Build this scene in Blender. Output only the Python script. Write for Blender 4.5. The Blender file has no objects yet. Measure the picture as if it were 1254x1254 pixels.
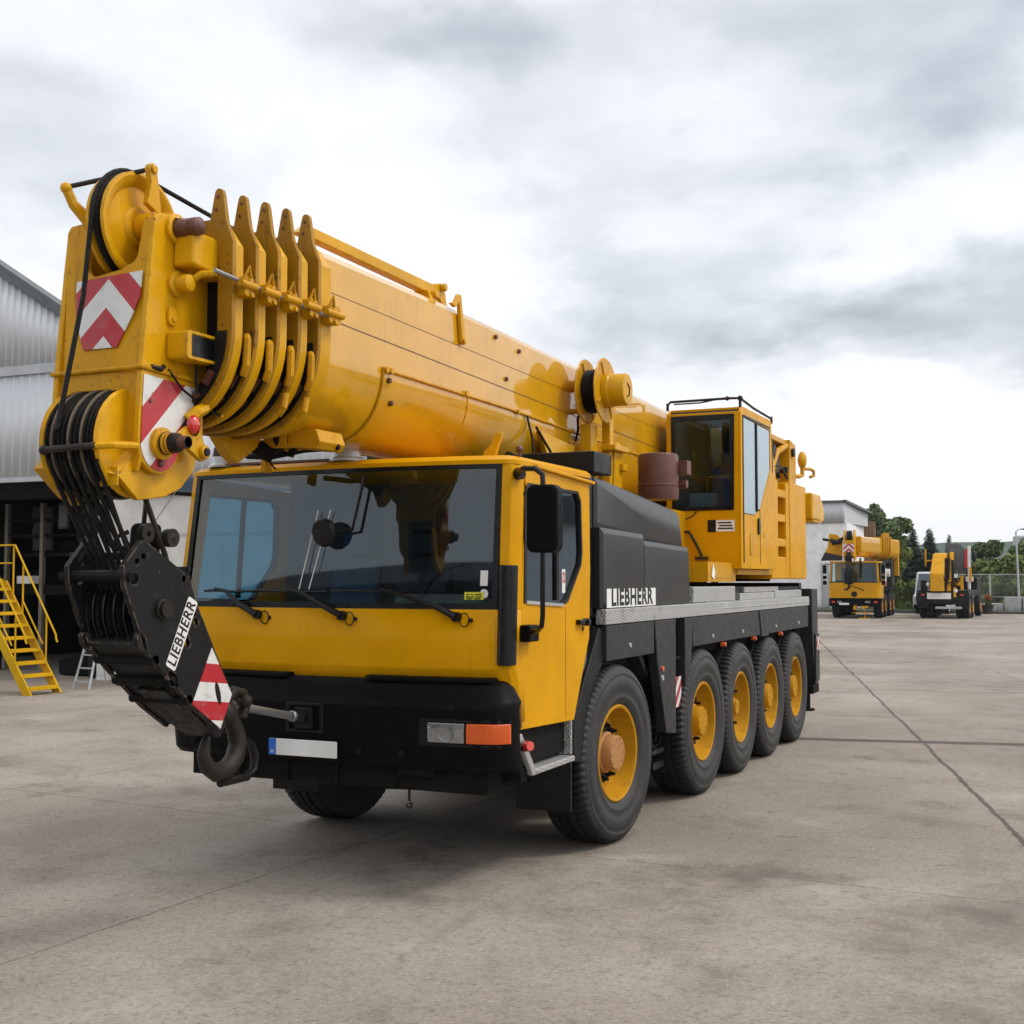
import bpy, bmesh, math, random
from mathutils import Vector, Matrix
random.seed(7)
R = math.radians
SC = bpy.context.scene
COL = SC.collection
PI = math.pi

# ------------------------------------------------------------------ materials
def newmat(name):
    m = bpy.data.materials.new(name); m.use_nodes = True
    nt = m.node_tree
    return m, nt, nt.nodes, nt.links, nt.nodes['Principled BSDF']

def N(nt, t, **kw):
    n = nt.nodes.new(t)
    for k, v in kw.items():
        if k in n.inputs: n.inputs[k].default_value = v
        else: setattr(n, k, v)
    return n

def math_node(nt, op, a, b=None, clamp=False):
    n = nt.nodes.new('ShaderNodeMath'); n.operation = op; n.use_clamp = clamp
    for i, v in enumerate((a, b)):
        if v is None: continue
        if isinstance(v, (int, float)): n.inputs[i].default_value = v
        else: nt.links.new(v, n.inputs[i])
    return n.outputs[0]

def maprange(nt, v, a, b, c=0., d=1., smooth=True):
    n = nt.nodes.new('ShaderNodeMapRange')
    n.interpolation_type = 'SMOOTHSTEP' if smooth else 'LINEAR'
    nt.links.new(v, n.inputs[0])
    for i, x in zip((1, 2, 3, 4), (a, b, c, d)): n.inputs[i].default_value = x
    return n.outputs[0]

def noise(nt, co, scale, detail=4., rough=.55, vec=None):
    n = nt.nodes.new('ShaderNodeTexNoise')
    n.inputs['Scale'].default_value = scale; n.inputs['Detail'].default_value = detail
    n.inputs['Roughness'].default_value = rough
    if vec:
        m = nt.nodes.new('ShaderNodeMapping'); m.inputs['Scale'].default_value = vec
        nt.links.new(co, m.inputs['Vector']); co = m.outputs[0]
    nt.links.new(co, n.inputs['Vector'])
    return n.outputs['Fac']

def mix(nt, f, a, b):
    n = nt.nodes.new('ShaderNodeMix'); n.data_type = 'RGBA'
    for i, v in ((0, f), (6, a), (7, b)):
        if hasattr(v, 'is_linked'): nt.links.new(v, n.inputs[i])
        elif isinstance(v, (int, float)): n.inputs[i].default_value = v
        else: n.inputs[i].default_value = (*v, 1)
    return n.outputs[2]

def coords(nt, kind='Object'):
    if kind == 'World':
        return nt.nodes.new('ShaderNodeNewGeometry').outputs['Position']
    return nt.nodes.new('ShaderNodeTexCoord').outputs[kind]

def paint(name, col, rough=.4, metal=0., coat=0., dirt=(.05, .035, .02), dirt_amt=.5, chips=.0, var=.12, bump=.0, scale=1., streak=.3, chipcol=(.07, .035, .02), spec=.5, edge=0., rvar=1.):
    m, nt, ns, lk, b = newmat(name)
    co = coords(nt, 'Object')
    n1 = noise(nt, co, 2.2*scale, 6, .6)
    n2 = noise(nt, co, 11*scale, 5, .65)
    c = mix(nt, maprange(nt, n1, .3, .7), tuple(x*(1-var) for x in col), tuple(min(1, x*(1+var*.6)) for x in col))
    if dirt_amt > 0:
        d = maprange(nt, n2, .55, .8, 0, dirt_amt)
        c = mix(nt, d, c, dirt)
        if streak > 0:
            s = noise(nt, co, 1., 4, .6, vec=(16*scale, 16*scale, 1.1*scale))
            c = mix(nt, maprange(nt, s, .58, .82, 0, streak), c, dirt)
    if chips > 0:
        v = noise(nt, co, 38*scale, 3, .7)
        k = maprange(nt, v, .80-chips, .83-chips, 0, .9)
        c = mix(nt, k, c, chipcol)
    if edge > 0:      # bare metal showing on knocked edges
        bv = nt.nodes.new('ShaderNodeBevel'); bv.samples = 3; bv.inputs['Radius'].default_value = .016
        ge = nt.nodes.new('ShaderNodeNewGeometry'); vm = nt.nodes.new('ShaderNodeVectorMath'); vm.operation = 'DOT_PRODUCT'
        lk.new(bv.outputs[0], vm.inputs[0]); lk.new(ge.outputs['Normal'], vm.inputs[1])
        w = math_node(nt, 'MULTIPLY', maprange(nt, vm.outputs['Value'], .80, .985, 1, 0), maprange(nt, noise(nt, co, 20*scale, 5, .7), .46, .60, 0, edge))
        c = mix(nt, w, c, chipcol)
    lk.new(c, b.inputs['Base Color'])
    r = maprange(nt, n2, .3, .75, max(.05, rough-.07*rvar), min(1, rough+.18*rvar))
    lk.new(r, b.inputs['Roughness'])
    b.inputs['Metallic'].default_value = metal; b.inputs['Specular IOR Level'].default_value = spec
    if coat: 
        b.inputs['Coat Weight'].default_value = coat; b.inputs['Coat Roughness'].default_value = .05; b.inputs['Coat IOR'].default_value = 1.6
    if bump:
        bn = nt.nodes.new('ShaderNodeBump'); bn.inputs['Strength'].default_value = bump; bn.inputs['Distance'].default_value = .02
        lk.new(noise(nt, co, 30*scale, 5), bn.inputs['Height']); lk.new(bn.outputs[0], b.inputs['Normal'])
    return m

YEL = (.62, .318, .002)

M = {}
M['yellow'] = paint('yellow_paint', YEL, .38, coat=.18, dirt=(.20, .085, .004), dirt_amt=.34, chips=.10, streak=.30, spec=.12, edge=.8)
M['boomyellow'] = paint('glossy_boom_paint', (.62, .316, .002), .30, coat=1.0, dirt=(.19, .09, .006), dirt_amt=.32, chips=.07, streak=.34, var=.10, spec=.1)
M['wornyellow'] = paint('worn_yellow_paint', (.58, .285, .003), .42, coat=.10, spec=.15, dirt=(.10, .045, .006), dirt_amt=.55, chips=.15, streak=.55, edge=.9)
M['greasy'] = paint('grease_stained_yellow', (.34, .165, .003), .5, coat=.1, spec=.2, dirt=(.025, .016, .008), dirt_amt=.85, chips=.17, streak=.75, edge=.7)
M['cabyellow'] = paint('cab_yellow_paint', (.64, .305, .0012), .34, coat=.08, spec=.04, dirt=(.20, .085, .005), dirt_amt=.24, chips=.06, streak=.24, var=.09)
M['bgyellow'] = paint('faded_yellow_paint', (.62, .30, .004), .45, coat=.1, spec=.15, dirt=(.15, .08, .02), dirt_amt=.35, chips=.05)
M['rail'] = paint('rail_yellow_paint', (.62, .36, .004), .45, spec=.15, dirt=(.15, .1, .04), dirt_amt=.3)
M['black'] = paint('black_steel', (.010, .010, .011), .42, spec=.2, dirt=(.09, .08, .07), dirt_amt=.25, streak=.25)
M['blackgloss'] = paint('black_gloss_plastic', (.005, .005, .0055), .28, spec=.3, dirt=(.06, .055, .05), dirt_amt=.12, streak=.1)
M['plastic'] = paint('dark_bumper_plastic', (.0035, .0035, .0038), .45, spec=.08, dirt=(.03, .028, .026), dirt_amt=.15, streak=.12, bump=.08)
M['greysteel'] = paint('dark_grey_panel', (.021, .021, .022), .42, spec=.35, dirt=(.13, .12, .11), dirt_amt=.3, streak=.35)
M['blockblack'] = paint('scratched_black_steel', (.008, .008, .0085), .45, dirt=(.10, .09, .08), dirt_amt=.22, chips=.09, streak=.25, chipcol=(.26, .20, .15), spec=.25, edge=.9)
M['chassis'] = paint('dirty_chassis', (.010, .0095, .009), .75, spec=.1, dirt=(.06, .052, .043), dirt_amt=.6)
M['hooksteel'] = paint('greasy_hook_steel', (.030, .025, .020), .5, metal=.35, dirt=(.08, .05, .028), dirt_amt=.6, bump=.3, spec=.3)
M['rope'] = paint('greased_wire_rope', (.007, .0066, .006), .5, spec=.2, dirt=(.08, .07, .04), dirt_amt=.5, bump=.6, scale=3)
M['rimyellow'] = paint('dusty_rim_paint', (.47, .225, .004), .58, spec=.15, dirt=(.085, .042, .012), dirt_amt=.85, chips=.12, streak=.4)
M['enginepanel'] = paint('satin_black_panel', (.015, .015, .016), .36, spec=.5, dirt=(.04, .038, .035), dirt_amt=.10, streak=.12, var=.06, rvar=.25)
M['rust'] = paint('rusty_steel', (.11, .036, .022), .45, dirt=(.05, .03, .025), dirt_amt=.8, chips=.06, bump=.3)
M['rusthub'] = paint('rusty_orange_hub', (.40, .19, .06), .6, dirt=(.18, .07, .025), dirt_amt=.7, chips=.04)
M['steel'] = paint('grey_steel', (.30, .30, .30), .4, metal=.7, dirt=(.12, .09, .06), dirt_amt=.5)
M['alu'] = paint('brushed_aluminium', (.48, .48, .47), .42, metal=.5, dirt=(.25, .23, .2), dirt_amt=.45)
M['rubber'] = paint('tyre_rubber', (.026, .026, .026), .78, spec=.25, dirt=(.10, .09, .08), dirt_amt=.55, streak=0, var=.3, bump=.15)
def tyre_mat():
    m, nt, ns, lk, b = newmat('tyre_rubber_dusty'); co = coords(nt, 'Object')
    s = N(nt, 'ShaderNodeSeparateXYZ'); lk.new(co, s.inputs[0])
    r = math_node(nt, 'SQRT', math_node(nt, 'ADD', math_node(nt, 'MULTIPLY', s.outputs[1], s.outputs[1]), math_node(nt, 'MULTIPLY', s.outputs[2], s.outputs[2])))
    n1 = noise(nt, co, 4, 6, .65); n2 = noise(nt, co, 15, 5, .7)
    side = mix(nt, maprange(nt, n1, .3, .7), (.026, .026, .026), (.042, .041, .040))
    side = mix(nt, maprange(nt, n2, .55, .75, 0, .5), side, (.085, .078, .07))
    c = mix(nt, maprange(nt, r, .645, .668), side, (.011, .011, .011))
    wr = nt.nodes.new('ShaderNodeMath'); wr.operation = 'SINE'; lk.new(math_node(nt, 'MULTIPLY', r, 380.), wr.inputs[0])
    lk.new(c, b.inputs['Base Color']); b.inputs['Roughness'].default_value = .58; b.inputs['Specular IOR Level'].default_value = .3
    bn = nt.nodes.new('ShaderNodeBump'); bn.inputs['Strength'].default_value = .12; bn.inputs['Distance'].default_value = .004
    lk.new(math_node(nt, 'ADD', math_node(nt, 'MULTIPLY', wr.outputs[0], .6), n2), bn.inputs['Height']); lk.new(bn.outputs[0], b.inputs['Normal'])
    return m
M['tyre'] = tyre_mat()
M['seat'] = paint('seat_cloth', (.05, .055, .07), .9, dirt_amt=0)
M['bluecloth'] = paint('blue_seat_cloth', (.06, .10, .18), .9, dirt_amt=0)
M['interior'] = paint('cab_lining', (.085, .092, .10), .85, dirt_amt=0)
M['white'] = paint('white_paint', (.75, .75, .73), .5, dirt=(.3, .27, .22), dirt_amt=.25)
M['cladding_white'] = paint('white_wall_panel', (.80, .80, .79), .6, dirt=(.55, .53, .50), dirt_amt=.25)
M['offwhite'] = paint('off_white_plaster', (.68, .66, .62), .7, dirt=(.36, .32, .27), dirt_amt=.25)
M['clad'] = paint('light_grey_cladding', (.62, .645, .67), .55, var=.03, dirt=(.36, .35, .335), dirt_amt=.30, streak=.3)
M['cladgrey'] = paint('mid_grey_cladding', (.46, .48, .50), .5, dirt=(.18, .18, .18), dirt_amt=.2)
M['farclad'] = paint('far_grey_cladding', (.50, .515, .53), .6, dirt_amt=0, var=.04)
M['trim'] = paint('grey_roof_trim', (.10, .11, .115), .5, dirt_amt=.2)
M['bluesteel'] = paint('dark_blue_fascia', (.025, .06, .10), .45, dirt_amt=.2)
M['darkwall'] = paint('near_black_steel', (.006, .006, .006), .8, spec=.1, dirt=(.03, .027, .024), dirt_amt=.5)  # near-black steel for the hangar's inside walls, beams and stored gear
M['tarp'] = paint('grey_tarpaulin', (.11, .115, .12), .7, dirt=(.05, .05, .05), dirt_amt=.5)
M['brownpost'] = paint('brown_weathered_post', (.22, .19, .15), .7, dirt=(.06, .04, .03), dirt_amt=.5)
M['wood'] = paint('brown_timber', (.24, .135, .085), .8, dirt=(.1, .06, .04), dirt_amt=.5)
M['galv'] = paint('galvanised_steel', (.45, .47, .48), .5, metal=.4, dirt=(.25, .25, .25), dirt_amt=.3)
M['conc_block'] = paint('pale_concrete_block', (.42, .42, .41), .85, dirt=(.25, .24, .22), dirt_amt=.4, bump=.2)
M['kerb'] = paint('kerb_concrete', (.10, .095, .075), .9, dirt=(.06, .07, .035), dirt_amt=.7)
M['red'] = paint('red_reflector', (.55, .035, .035), .35, dirt=(.2, .05, .04), dirt_amt=.3)
M['plateblue'] = paint('plate_blue', (.01, .13, .55), .35, dirt_amt=.05)
M['stickyellow'] = paint('sticker_yellow', (.62, .60, .02), .5, dirt_amt=.1)
M['flower'] = paint('orange_flowers', (.5, .12, .03), .8, dirt_amt=.1)
M['terracotta'] = paint('dark_planter', (.05, .035, .03), .8, dirt_amt=.2)

def lens(name, col, rough=.12, trans=.0):
    m, nt, ns, lk, b = newmat(name)
    co = coords(nt)
    w = nt.nodes.new('ShaderNodeTexWave'); w.inputs['Scale'].default_value = 22; w.inputs['Distortion'].default_value = .6
    lk.new(co, w.inputs['Vector'])
    b.inputs['Base Color'].default_value = (*col, 1); b.inputs['Roughness'].default_value = rough
    b.inputs['Coat Weight'].default_value = .8; b.inputs['Coat Roughness'].default_value = .03
    bn = nt.nodes.new('ShaderNodeBump'); bn.inputs['Strength'].default_value = .18; bn.inputs['Distance'].default_value = .01
    lk.new(w.outputs['Fac'], bn.inputs['Height']); lk.new(bn.outputs[0], b.inputs['Normal'])
    return m
M['amber'] = lens('amber_lens', (.66, .090, .001))
M['redlens'] = lens('red_lens', (.6, .03, .02))
M['headlens'] = lens('headlight_reflector', (.32, .33, .34), .08); M['headlens'].node_tree.nodes['Principled BSDF'].inputs['Metallic'].default_value = .75
M['greylens'] = lens('frosted_beacon', (.42, .42, .41), .3)

def glass(name, tint, rough=.02, ior=1.5):
    m, nt, ns, lk, b = newmat(name)
    ns.remove(b)
    out = ns['Material Output']
    tr = N(nt, 'ShaderNodeBsdfTransparent'); tr.inputs[0].default_value = (*tint, 1)
    gl = N(nt, 'ShaderNodeBsdfGlossy'); gl.inputs['Roughness'].default_value = rough; gl.inputs['Color'].default_value = (.82, .93, 1, 1)
    f0 = ((ior-1)/(ior+1))**2*1.7
    lw = N(nt, 'ShaderNodeLayerWeight'); lw.inputs['Blend'].default_value = .5
    f = math_node(nt, 'ADD', math_node(nt, 'MULTIPLY', math_node(nt, 'POWER', lw.outputs['Facing'], 4.), 1-f0), f0, True)
    mx = N(nt, 'ShaderNodeMixShader')
    lk.new(f, mx.inputs[0]); lk.new(tr.outputs[0], mx.inputs[1]); lk.new(gl.outputs[0], mx.inputs[2])
    lk.new(mx.outputs[0], out.inputs[0])
    return m
M['glass'] = glass('tinted_windscreen_glass', (.70, .80, .80), ior=1.55)
M['sideglass'] = glass('tinted_side_glass', (.30, .36, .38), ior=1.6)
M['blueglass'] = glass('blue_tinted_glass', (.30, .58, .74))
M['cabglass'] = glass('crane_cab_glass', (.80, .90, .94), ior=1.30)
M['paleglass'] = glass('pale_reflective_glass', (.35, .38, .40), ior=2.3)

def chequer_mat():
    m, nt, ns, lk, b = newmat('chequer_plate')
    co = coords(nt)
    h = None
    for s in (1, -1):
        mp = N(nt, 'ShaderNodeMapping'); mp.inputs['Rotation'].default_value = (R(45*s), R(45*s), R(45*s))
        mp.inputs['Scale'].default_value = (52, 52, 52)
        lk.new(co, mp.inputs[0])
        v = N(nt, 'ShaderNodeTexVoronoi'); v.inputs['Scale'].default_value = 1.; v.inputs['Randomness'].default_value = .05
        lk.new(mp.outputs[0], v.inputs['Vector'])
        e = maprange(nt, v.outputs['Distance'], .25, .5, 1, 0)
        h = e if h is None else math_node(nt, 'MAXIMUM', h, e)
    c = mix(nt, h, (.34, .34, .335), (.60, .60, .58))
    n2 = noise(nt, co, 5, 5)
    c = mix(nt, maprange(nt, n2, .5, .8, 0, .6), c, (.2, .18, .15))
    lk.new(c, b.inputs['Base Color']); b.inputs['Metallic'].default_value = .5; b.inputs['Roughness'].default_value = .42
    bn = N(nt, 'ShaderNodeBump'); bn.inputs['Strength'].default_value = .6; bn.inputs['Distance'].default_value = .01
    lk.new(h, bn.inputs['Height']); lk.new(bn.outputs[0], b.inputs['Normal'])
    return m
M['chequer'] = chequer_mat()

def stripes(name, expr, period, phase, worn=.25):
    """expr: (kx, ky, kz, use |x - x0|) -> red and white warning stripes of a reflective board"""
    m, nt, ns, lk, b = newmat(name)
    co = coords(nt)
    s = N(nt, 'ShaderNodeSeparateXYZ'); lk.new(co, s.inputs[0])
    kx, ky, kz, ab, x0 = expr
    x = math_node(nt, 'SUBTRACT', s.outputs[0], x0)
    if ab: x = math_node(nt, 'ABSOLUTE', x)
    v = math_node(nt, 'ADD', math_node(nt, 'MULTIPLY', x, kx), math_node(nt, 'ADD', math_node(nt, 'MULTIPLY', s.outputs[1], ky), math_node(nt, 'MULTIPLY', s.outputs[2], kz)))
    f = math_node(nt, 'FRACT', math_node(nt, 'DIVIDE', math_node(nt, 'ADD', v, phase), period))
    st = math_node(nt, 'GREATER_THAN', f, .5)
    c = mix(nt, st, (.66, .66, .645), (.42, .018, .026))
    n2 = noise(nt, co, 14, 6, .7)
    c = mix(nt, maprange(nt, n2, .50, .75, 0, worn*1.5), c, (.28, .20, .16))
    ch = noise(nt, co, 34, 3, .7)
    c = mix(nt, maprange(nt, ch, .70, .72, 0, .8), c, (.08, .05, .04))
    lk.new(c, b.inputs['Base Color']); b.inputs['Roughness'].default_value = .35
    return m

# ------------------------------------------------------------------ geometry helpers
class G:
    def __init__(self): self.bm = bmesh.new()
    def box(self, x0, x1, y0, y1, z0, z1, mat=None):
        vs = [self.bm.verts.new((x, y, z)) for x in (x0, x1) for y in (y0, y1) for z in (z0, z1)]
        if mat is not None:
            for v in vs: v.co = mat @ v.co
        for f in ((0, 1, 3, 2), (4, 6, 7, 5), (0, 4, 5, 1), (2, 3, 7, 6), (0, 2, 6, 4), (1, 5, 7, 3)):
            self.bm.faces.new([vs[i] for i in f])
        return self
    @staticmethod
    def _p(axis, a, u, v):
        return {'x': (a, u, v), 'y': (u, a, v), 'z': (u, v, a)}[axis]
    def prism(self, pts, axis, a0, a1, holes=()):
        bm = self.bm
        rings = []; es = []
        for lp in [pts] + list(holes):
            A = [bm.verts.new(self._p(axis, a0, *p)) for p in lp]; B = [bm.verts.new(self._p(axis, a1, *p)) for p in lp]
            rings.append((A, B)); n = len(A)
            for i in range(n):
                j = (i+1) % n
                bm.faces.new((A[i], A[j], B[j], B[i]))
        if not holes:
            bm.faces.new(rings[0][0]); bm.faces.new(rings[0][1])
        else:
            for k in (0, 1):
                es = []
                for r in rings:
                    vs = r[k]
                    for i in range(len(vs)): es.append(bm.edges.get((vs[i], vs[(i+1) % len(vs)])))
                bmesh.ops.triangle_fill(bm, edges=es, use_beauty=True)
        return self
    def loft(self, secs, closed=True, caps=True):
        bm = self.bm
        rs = [[bm.verts.new(p) for p in s] for s in secs]
        n = len(rs[0])
        for a, b in zip(rs, rs[1:]):
            for i in range(n if closed else n-1):
                j = (i+1) % n
                bm.faces.new((a[i], a[j], b[j], b[i]))
        if caps and closed:
            bm.faces.new(list(reversed(rs[0]))); bm.faces.new(rs[-1])
        return self
    def cyl(self, p0, p1, r0, r1=None, seg=16, caps=True):
        r1 = r0 if r1 is None else r1
        p0 = Vector(p0); p1 = Vector(p1); d = (p1-p0).normalized()
        u = d.orthogonal().normalized(); w = d.cross(u)
        secs = [[tuple(p + (u*math.cos(2*PI*i/seg) + w*math.sin(2*PI*i/seg))*r) for i in range(seg)] for p, r in ((p0, r0), (p1, r1))]
        return self.loft(secs, True, caps)
    def tube(self, pts, r, seg=8, closed=False):
        pts = [Vector(p) for p in pts]; n = len(pts)
        rs = r if isinstance(r, (list, tuple)) else [r]*n
        secs = []; u = None
        for i, p in enumerate(pts):
            if closed: t = (pts[(i+1) % n]-pts[i-1])
            else: t = pts[min(i+1, n-1)]-pts[max(i-1, 0)]
            t.normalize()
            if u is None: u = t.orthogonal().normalized()
            else:
                u = (u - t*u.dot(t))
                u = u.normalized() if u.length > 1e-6 else t.orthogonal().normalized()
            w = t.cross(u)
            secs.append([tuple(p + (u*math.cos(2*PI*k/seg) + w*math.sin(2*PI*k/seg))*rs[i]) for k in range(seg)])
        if closed: secs.append(secs[0])
        return self.loft(secs, True, not closed)
    def lathe(self, prof, origin, axis=(1, 0, 0), seg=40, closed=False):
        """prof: list of (radius, distance along the axis)"""
        o = Vector(origin); d = Vector(axis).normalized(); u = d.orthogonal().normalized(); w = d.cross(u)
        bm = self.bm
        cols = []
        for i in range(seg):
            a = 2*PI*i/seg; e = u*math.cos(a) + w*math.sin(a)
            cols.append([bm.verts.new(o + d*t + e*max(r, .0005)) for r, t in prof])
        m = len(prof)
        for i in range(seg):
            A, B = cols[i], cols[(i+1) % seg]
            for k in range(m if closed else m-1):
                j = (k+1) % m
                bm.faces.new((A[k], A[j], B[j], B[k]))
        return self
    def ball(self, c, r, sx=1, sy=1, sz=1, sub=2):
        m = Matrix.Translation(c) @ Matrix.Diagonal((r*sx, r*sy, r*sz, 1))
        bmesh.ops.create_icosphere(self.bm, subdivisions=sub, radius=1, matrix=m); return self
    def quad(self, a, b, c, d):
        self.bm.faces.new([self.bm.verts.new(p) for p in (a, b, c, d)]); return self
    def bolts(self, pts, d=(1, 0, 0), r=.014, h=.012):
        d = Vector(d)
        for p in pts: self.cyl(p, Vector(p)+d*h, r, r*.85, 6)
        return self
    def build(self, name, mat, parent=None, bevel=0., seg=2, sharp=32, label=None, solid=0.):
        bm = self.bm
        bmesh.ops.remove_doubles(bm, verts=bm.verts, dist=1e-5)
        bmesh.ops.recalc_face_normals(bm, faces=bm.faces)
        lim = R(sharp)
        for f in bm.faces: f.smooth = True
        for e in bm.edges:
            if len(e.link_faces) == 2: e.smooth = e.calc_face_angle(0) < lim
        me = bpy.data.meshes.new(name); bm.to_mesh(me); bm.free()
        o = bpy.data.objects.new(name, me); COL.objects.link(o)
        me.materials.append(M[mat] if isinstance(mat, str) else mat)
        if parent is not None: o.parent = parent
        if solid:
            s = o.modifiers.new('thick', 'SOLIDIFY'); s.thickness = solid; s.offset = 0
        if bevel:
            bv = o.modifiers.new('edge', 'BEVEL'); bv.width = bevel; bv.segments = seg; bv.limit_method = 'ANGLE'; bv.angle_limit = R(38)
            bv.harden_normals = True
        if label: o['label'] = label
        return o

def tag(o, label=None, cat=None, group=None, kind=None):
    if label: o['label'] = label
    if cat: o['category'] = cat
    if group: o['group'] = group
    if kind: o['kind'] = kind
    return o

def empty(name, loc=(0, 0, 0), rz=0., parent=None):
    o = bpy.data.objects.new(name, None); COL.objects.link(o)
    o.location = loc; o.rotation_euler = (0, 0, rz); o.empty_display_size = .3
    if parent is not None: o.parent = parent
    return o

def kids(o): return [c for c in bpy.data.objects if c.parent == o]

def copy_tree(o, parent=None):
    c = o.copy(); COL.objects.link(c)
    if parent is not None: c.parent = parent
    for ch in kids(o): copy_tree(ch, c)
    return c

def arc(cu, cv, r, a0, a1, n=8, ru=None):
    ru = r if ru is None else ru
    return [(cu + ru*math.cos(R(a0+(a1-a0)*i/n)), cv + r*math.sin(R(a0+(a1-a0)*i/n))) for i in range(n+1)]

def rrect(u0, u1, v0, v1, r, n=5):
    return arc(u1-r, v1-r, r, 0, 90, n) + arc(u0+r, v1-r, r, 90, 180, n) + arc(u0+r, v0+r, r, 180, 270, n) + arc(u1-r, v0+r, r, 270, 360, n)

def text(name, body, size, mat, parent, mw, extrude=.002, bold=.0, xs=1.):
    cu = bpy.data.curves.new(name, 'FONT'); cu.body = body; cu.size = size; cu.extrude = extrude; cu.offset = bold; cu.space_character = 1.10
    cu.align_x = 'CENTER'; cu.align_y = 'CENTER'
    t = bpy.data.objects.new(name, cu); COL.objects.link(t)
    dg = bpy.context.evaluated_depsgraph_get()
    me = bpy.data.meshes.new_from_object(t.evaluated_get(dg))
    bpy.data.objects.remove(t); bpy.data.curves.remove(cu)
    me.transform(mw @ Matrix.Diagonal((xs, 1, 1, 1)))
    me.name = name; me.materials.clear(); me.materials.append(M[mat])
    o = bpy.data.objects.new(name, me); COL.objects.link(o); o.parent = parent
    return o
def frame(origin, ex, ey):
    ex = Vector(ex).normalized(); ey = Vector(ey).normalized(); ez = ex.cross(ey)
    m = Matrix((ex, ey, ez)).transposed().to_4x4(); m.translation = Vector(origin); return m
# ================================================================== the mobile crane: carrier
CR = empty('mobile_crane')
tag(CR, 'large yellow five axle mobile crane with its boom lowered over the cab', 'mobile crane')

AX = [(.20, -4.5), (2.60, -2.), (4.03, 0), (5.41, 0), (6.79, 0)]
RT = .685
def tyre_mesh():
    g = G(); bm = g.bm
    prof = [(.375, -.165), (.40, -.185), (.50, -.203), (.60, -.200), (.645, -.188), (.668, -.170), (.683, -.13), (.685, -.085), (.668, -.080), (.668, -.066), (.687, -.06), (.687, -.008), (.670, -.004), (.670, .008), (.687, .012), (.687, .06), (.668, .066), (.668, .080), (.685, .085), (.683, .13), (.668, .170), (.645, .188), (.612, .199), (.606, .196), (.58, .199), (.574, .204), (.50, .204), (.494, .200), (.44, .196), (.434, .199), (.40, .187), (.375, .165)]
    n = 216
    cols = []
    for i in range(n):
        a = 2*PI*i/n; k = i % 3
        col = []
        for j, (r, x) in enumerate(prof):
            if k == 0 and j in (4, 5, 6, 7, 18, 19, 20, 21): r -= .022
            col.append(bm.verts.new((x, r*math.cos(a), r*math.sin(a))))
        cols.append(col)
    for i in range(n):
        A, B = cols[i], cols[(i+1) % n]
        for k in range(len(prof)-1): bm.faces.new((A[k], A[k+1], B[k+1], B[k]))
    return g
def rim_geo():
    g = G()
    g.lathe([(.375, .160), (.372, .172), (.362, .178), (.346, .172), (.338, .145), (.335, .120), (.318, .085), (.312, .055), (.295, .028), (.262, .022), (.255, .034), (.23, .036), (.17, .034), (.12, .045), (.0, .045)], (0, 0, 0), (1, 0, 0), 56)
    g.lathe([(.378, -.165), (.345, -.150), (.30, .0), (.29, .03)], (0, 0, 0), (1, 0, 0), 40)
    return g
def nuts_geo():
    g = G(); g.lathe([(.165, .031), (.165, .036), (.242, .036), (.242, .031)], (0, 0, 0), (1, 0, 0), 32)
    for i in range(10):
        a = 2*PI*i/10+.2
        p = Vector((.03, .205*math.cos(a), .205*math.sin(a)))
        g.cyl(p, p+Vector((.034, 0, 0)), .027, .025, 6); g.cyl(p+Vector((.034, 0, 0)), p+Vector((.07, 0, 0)), .015, .013, 8)
    return g
def hub_geo(big):
    g = G()
    if big:
        g.lathe([(.158, .03), (.158, .08), (.140, .09), (.136, .160), (.128, .172), (.05, .174), (.0, .174)], (0, 0, 0), (1, 0, 0), 36)
        g.bolts([(.172, .108*math.cos(2*PI*i/10), .115*math.sin(2*PI*i/10)) for i in range(10)], r=.009, h=.006)
    else:
        g.lathe([(.12, .03), (.115, .08), (.085, .11), (.08, .135), (.0, .14)], (0, 0, 0), (1, 0, 0), 30)
        g.bolts([(.078, .098*math.cos(2*PI*i/8), .098*math.sin(2*PI*i/8)) for i in range(8)], r=.011, h=.02)
    return g
protos = {}
for i, (y, st) in enumerate(AX):
    for sd in (1, -1):
        w = empty('wheel', (sd*1.172, y, RT), R(st) + (0 if sd > 0 else PI), CR)
        if i == 0 and sd == 1: w['label'] = 'front wheel with rusty hub cap, turned slightly outwards'
        for nm, fn, mt in (('tyre', tyre_mesh, 'tyre'), ('rim', rim_geo, 'rimyellow'), ('wheel_nuts', nuts_geo, 'black'), ('hub', None, None)):
            if nm == 'hub':
                big = i != 2; mt = 'rusthub' if i == 0 else 'rimyellow'; key = ('hub', big, mt)
                if key not in protos: protos[key] = hub_geo(big).build('hub', mt, w, bevel=.0)
                else:
                    c = protos[key].copy(); COL.objects.link(c); c.parent = w
            elif nm not in protos: protos[nm] = fn().build(nm, mt, w, sharp=40)
            else:
                c = protos[nm].copy(); COL.objects.link(c); c.parent = w

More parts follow.
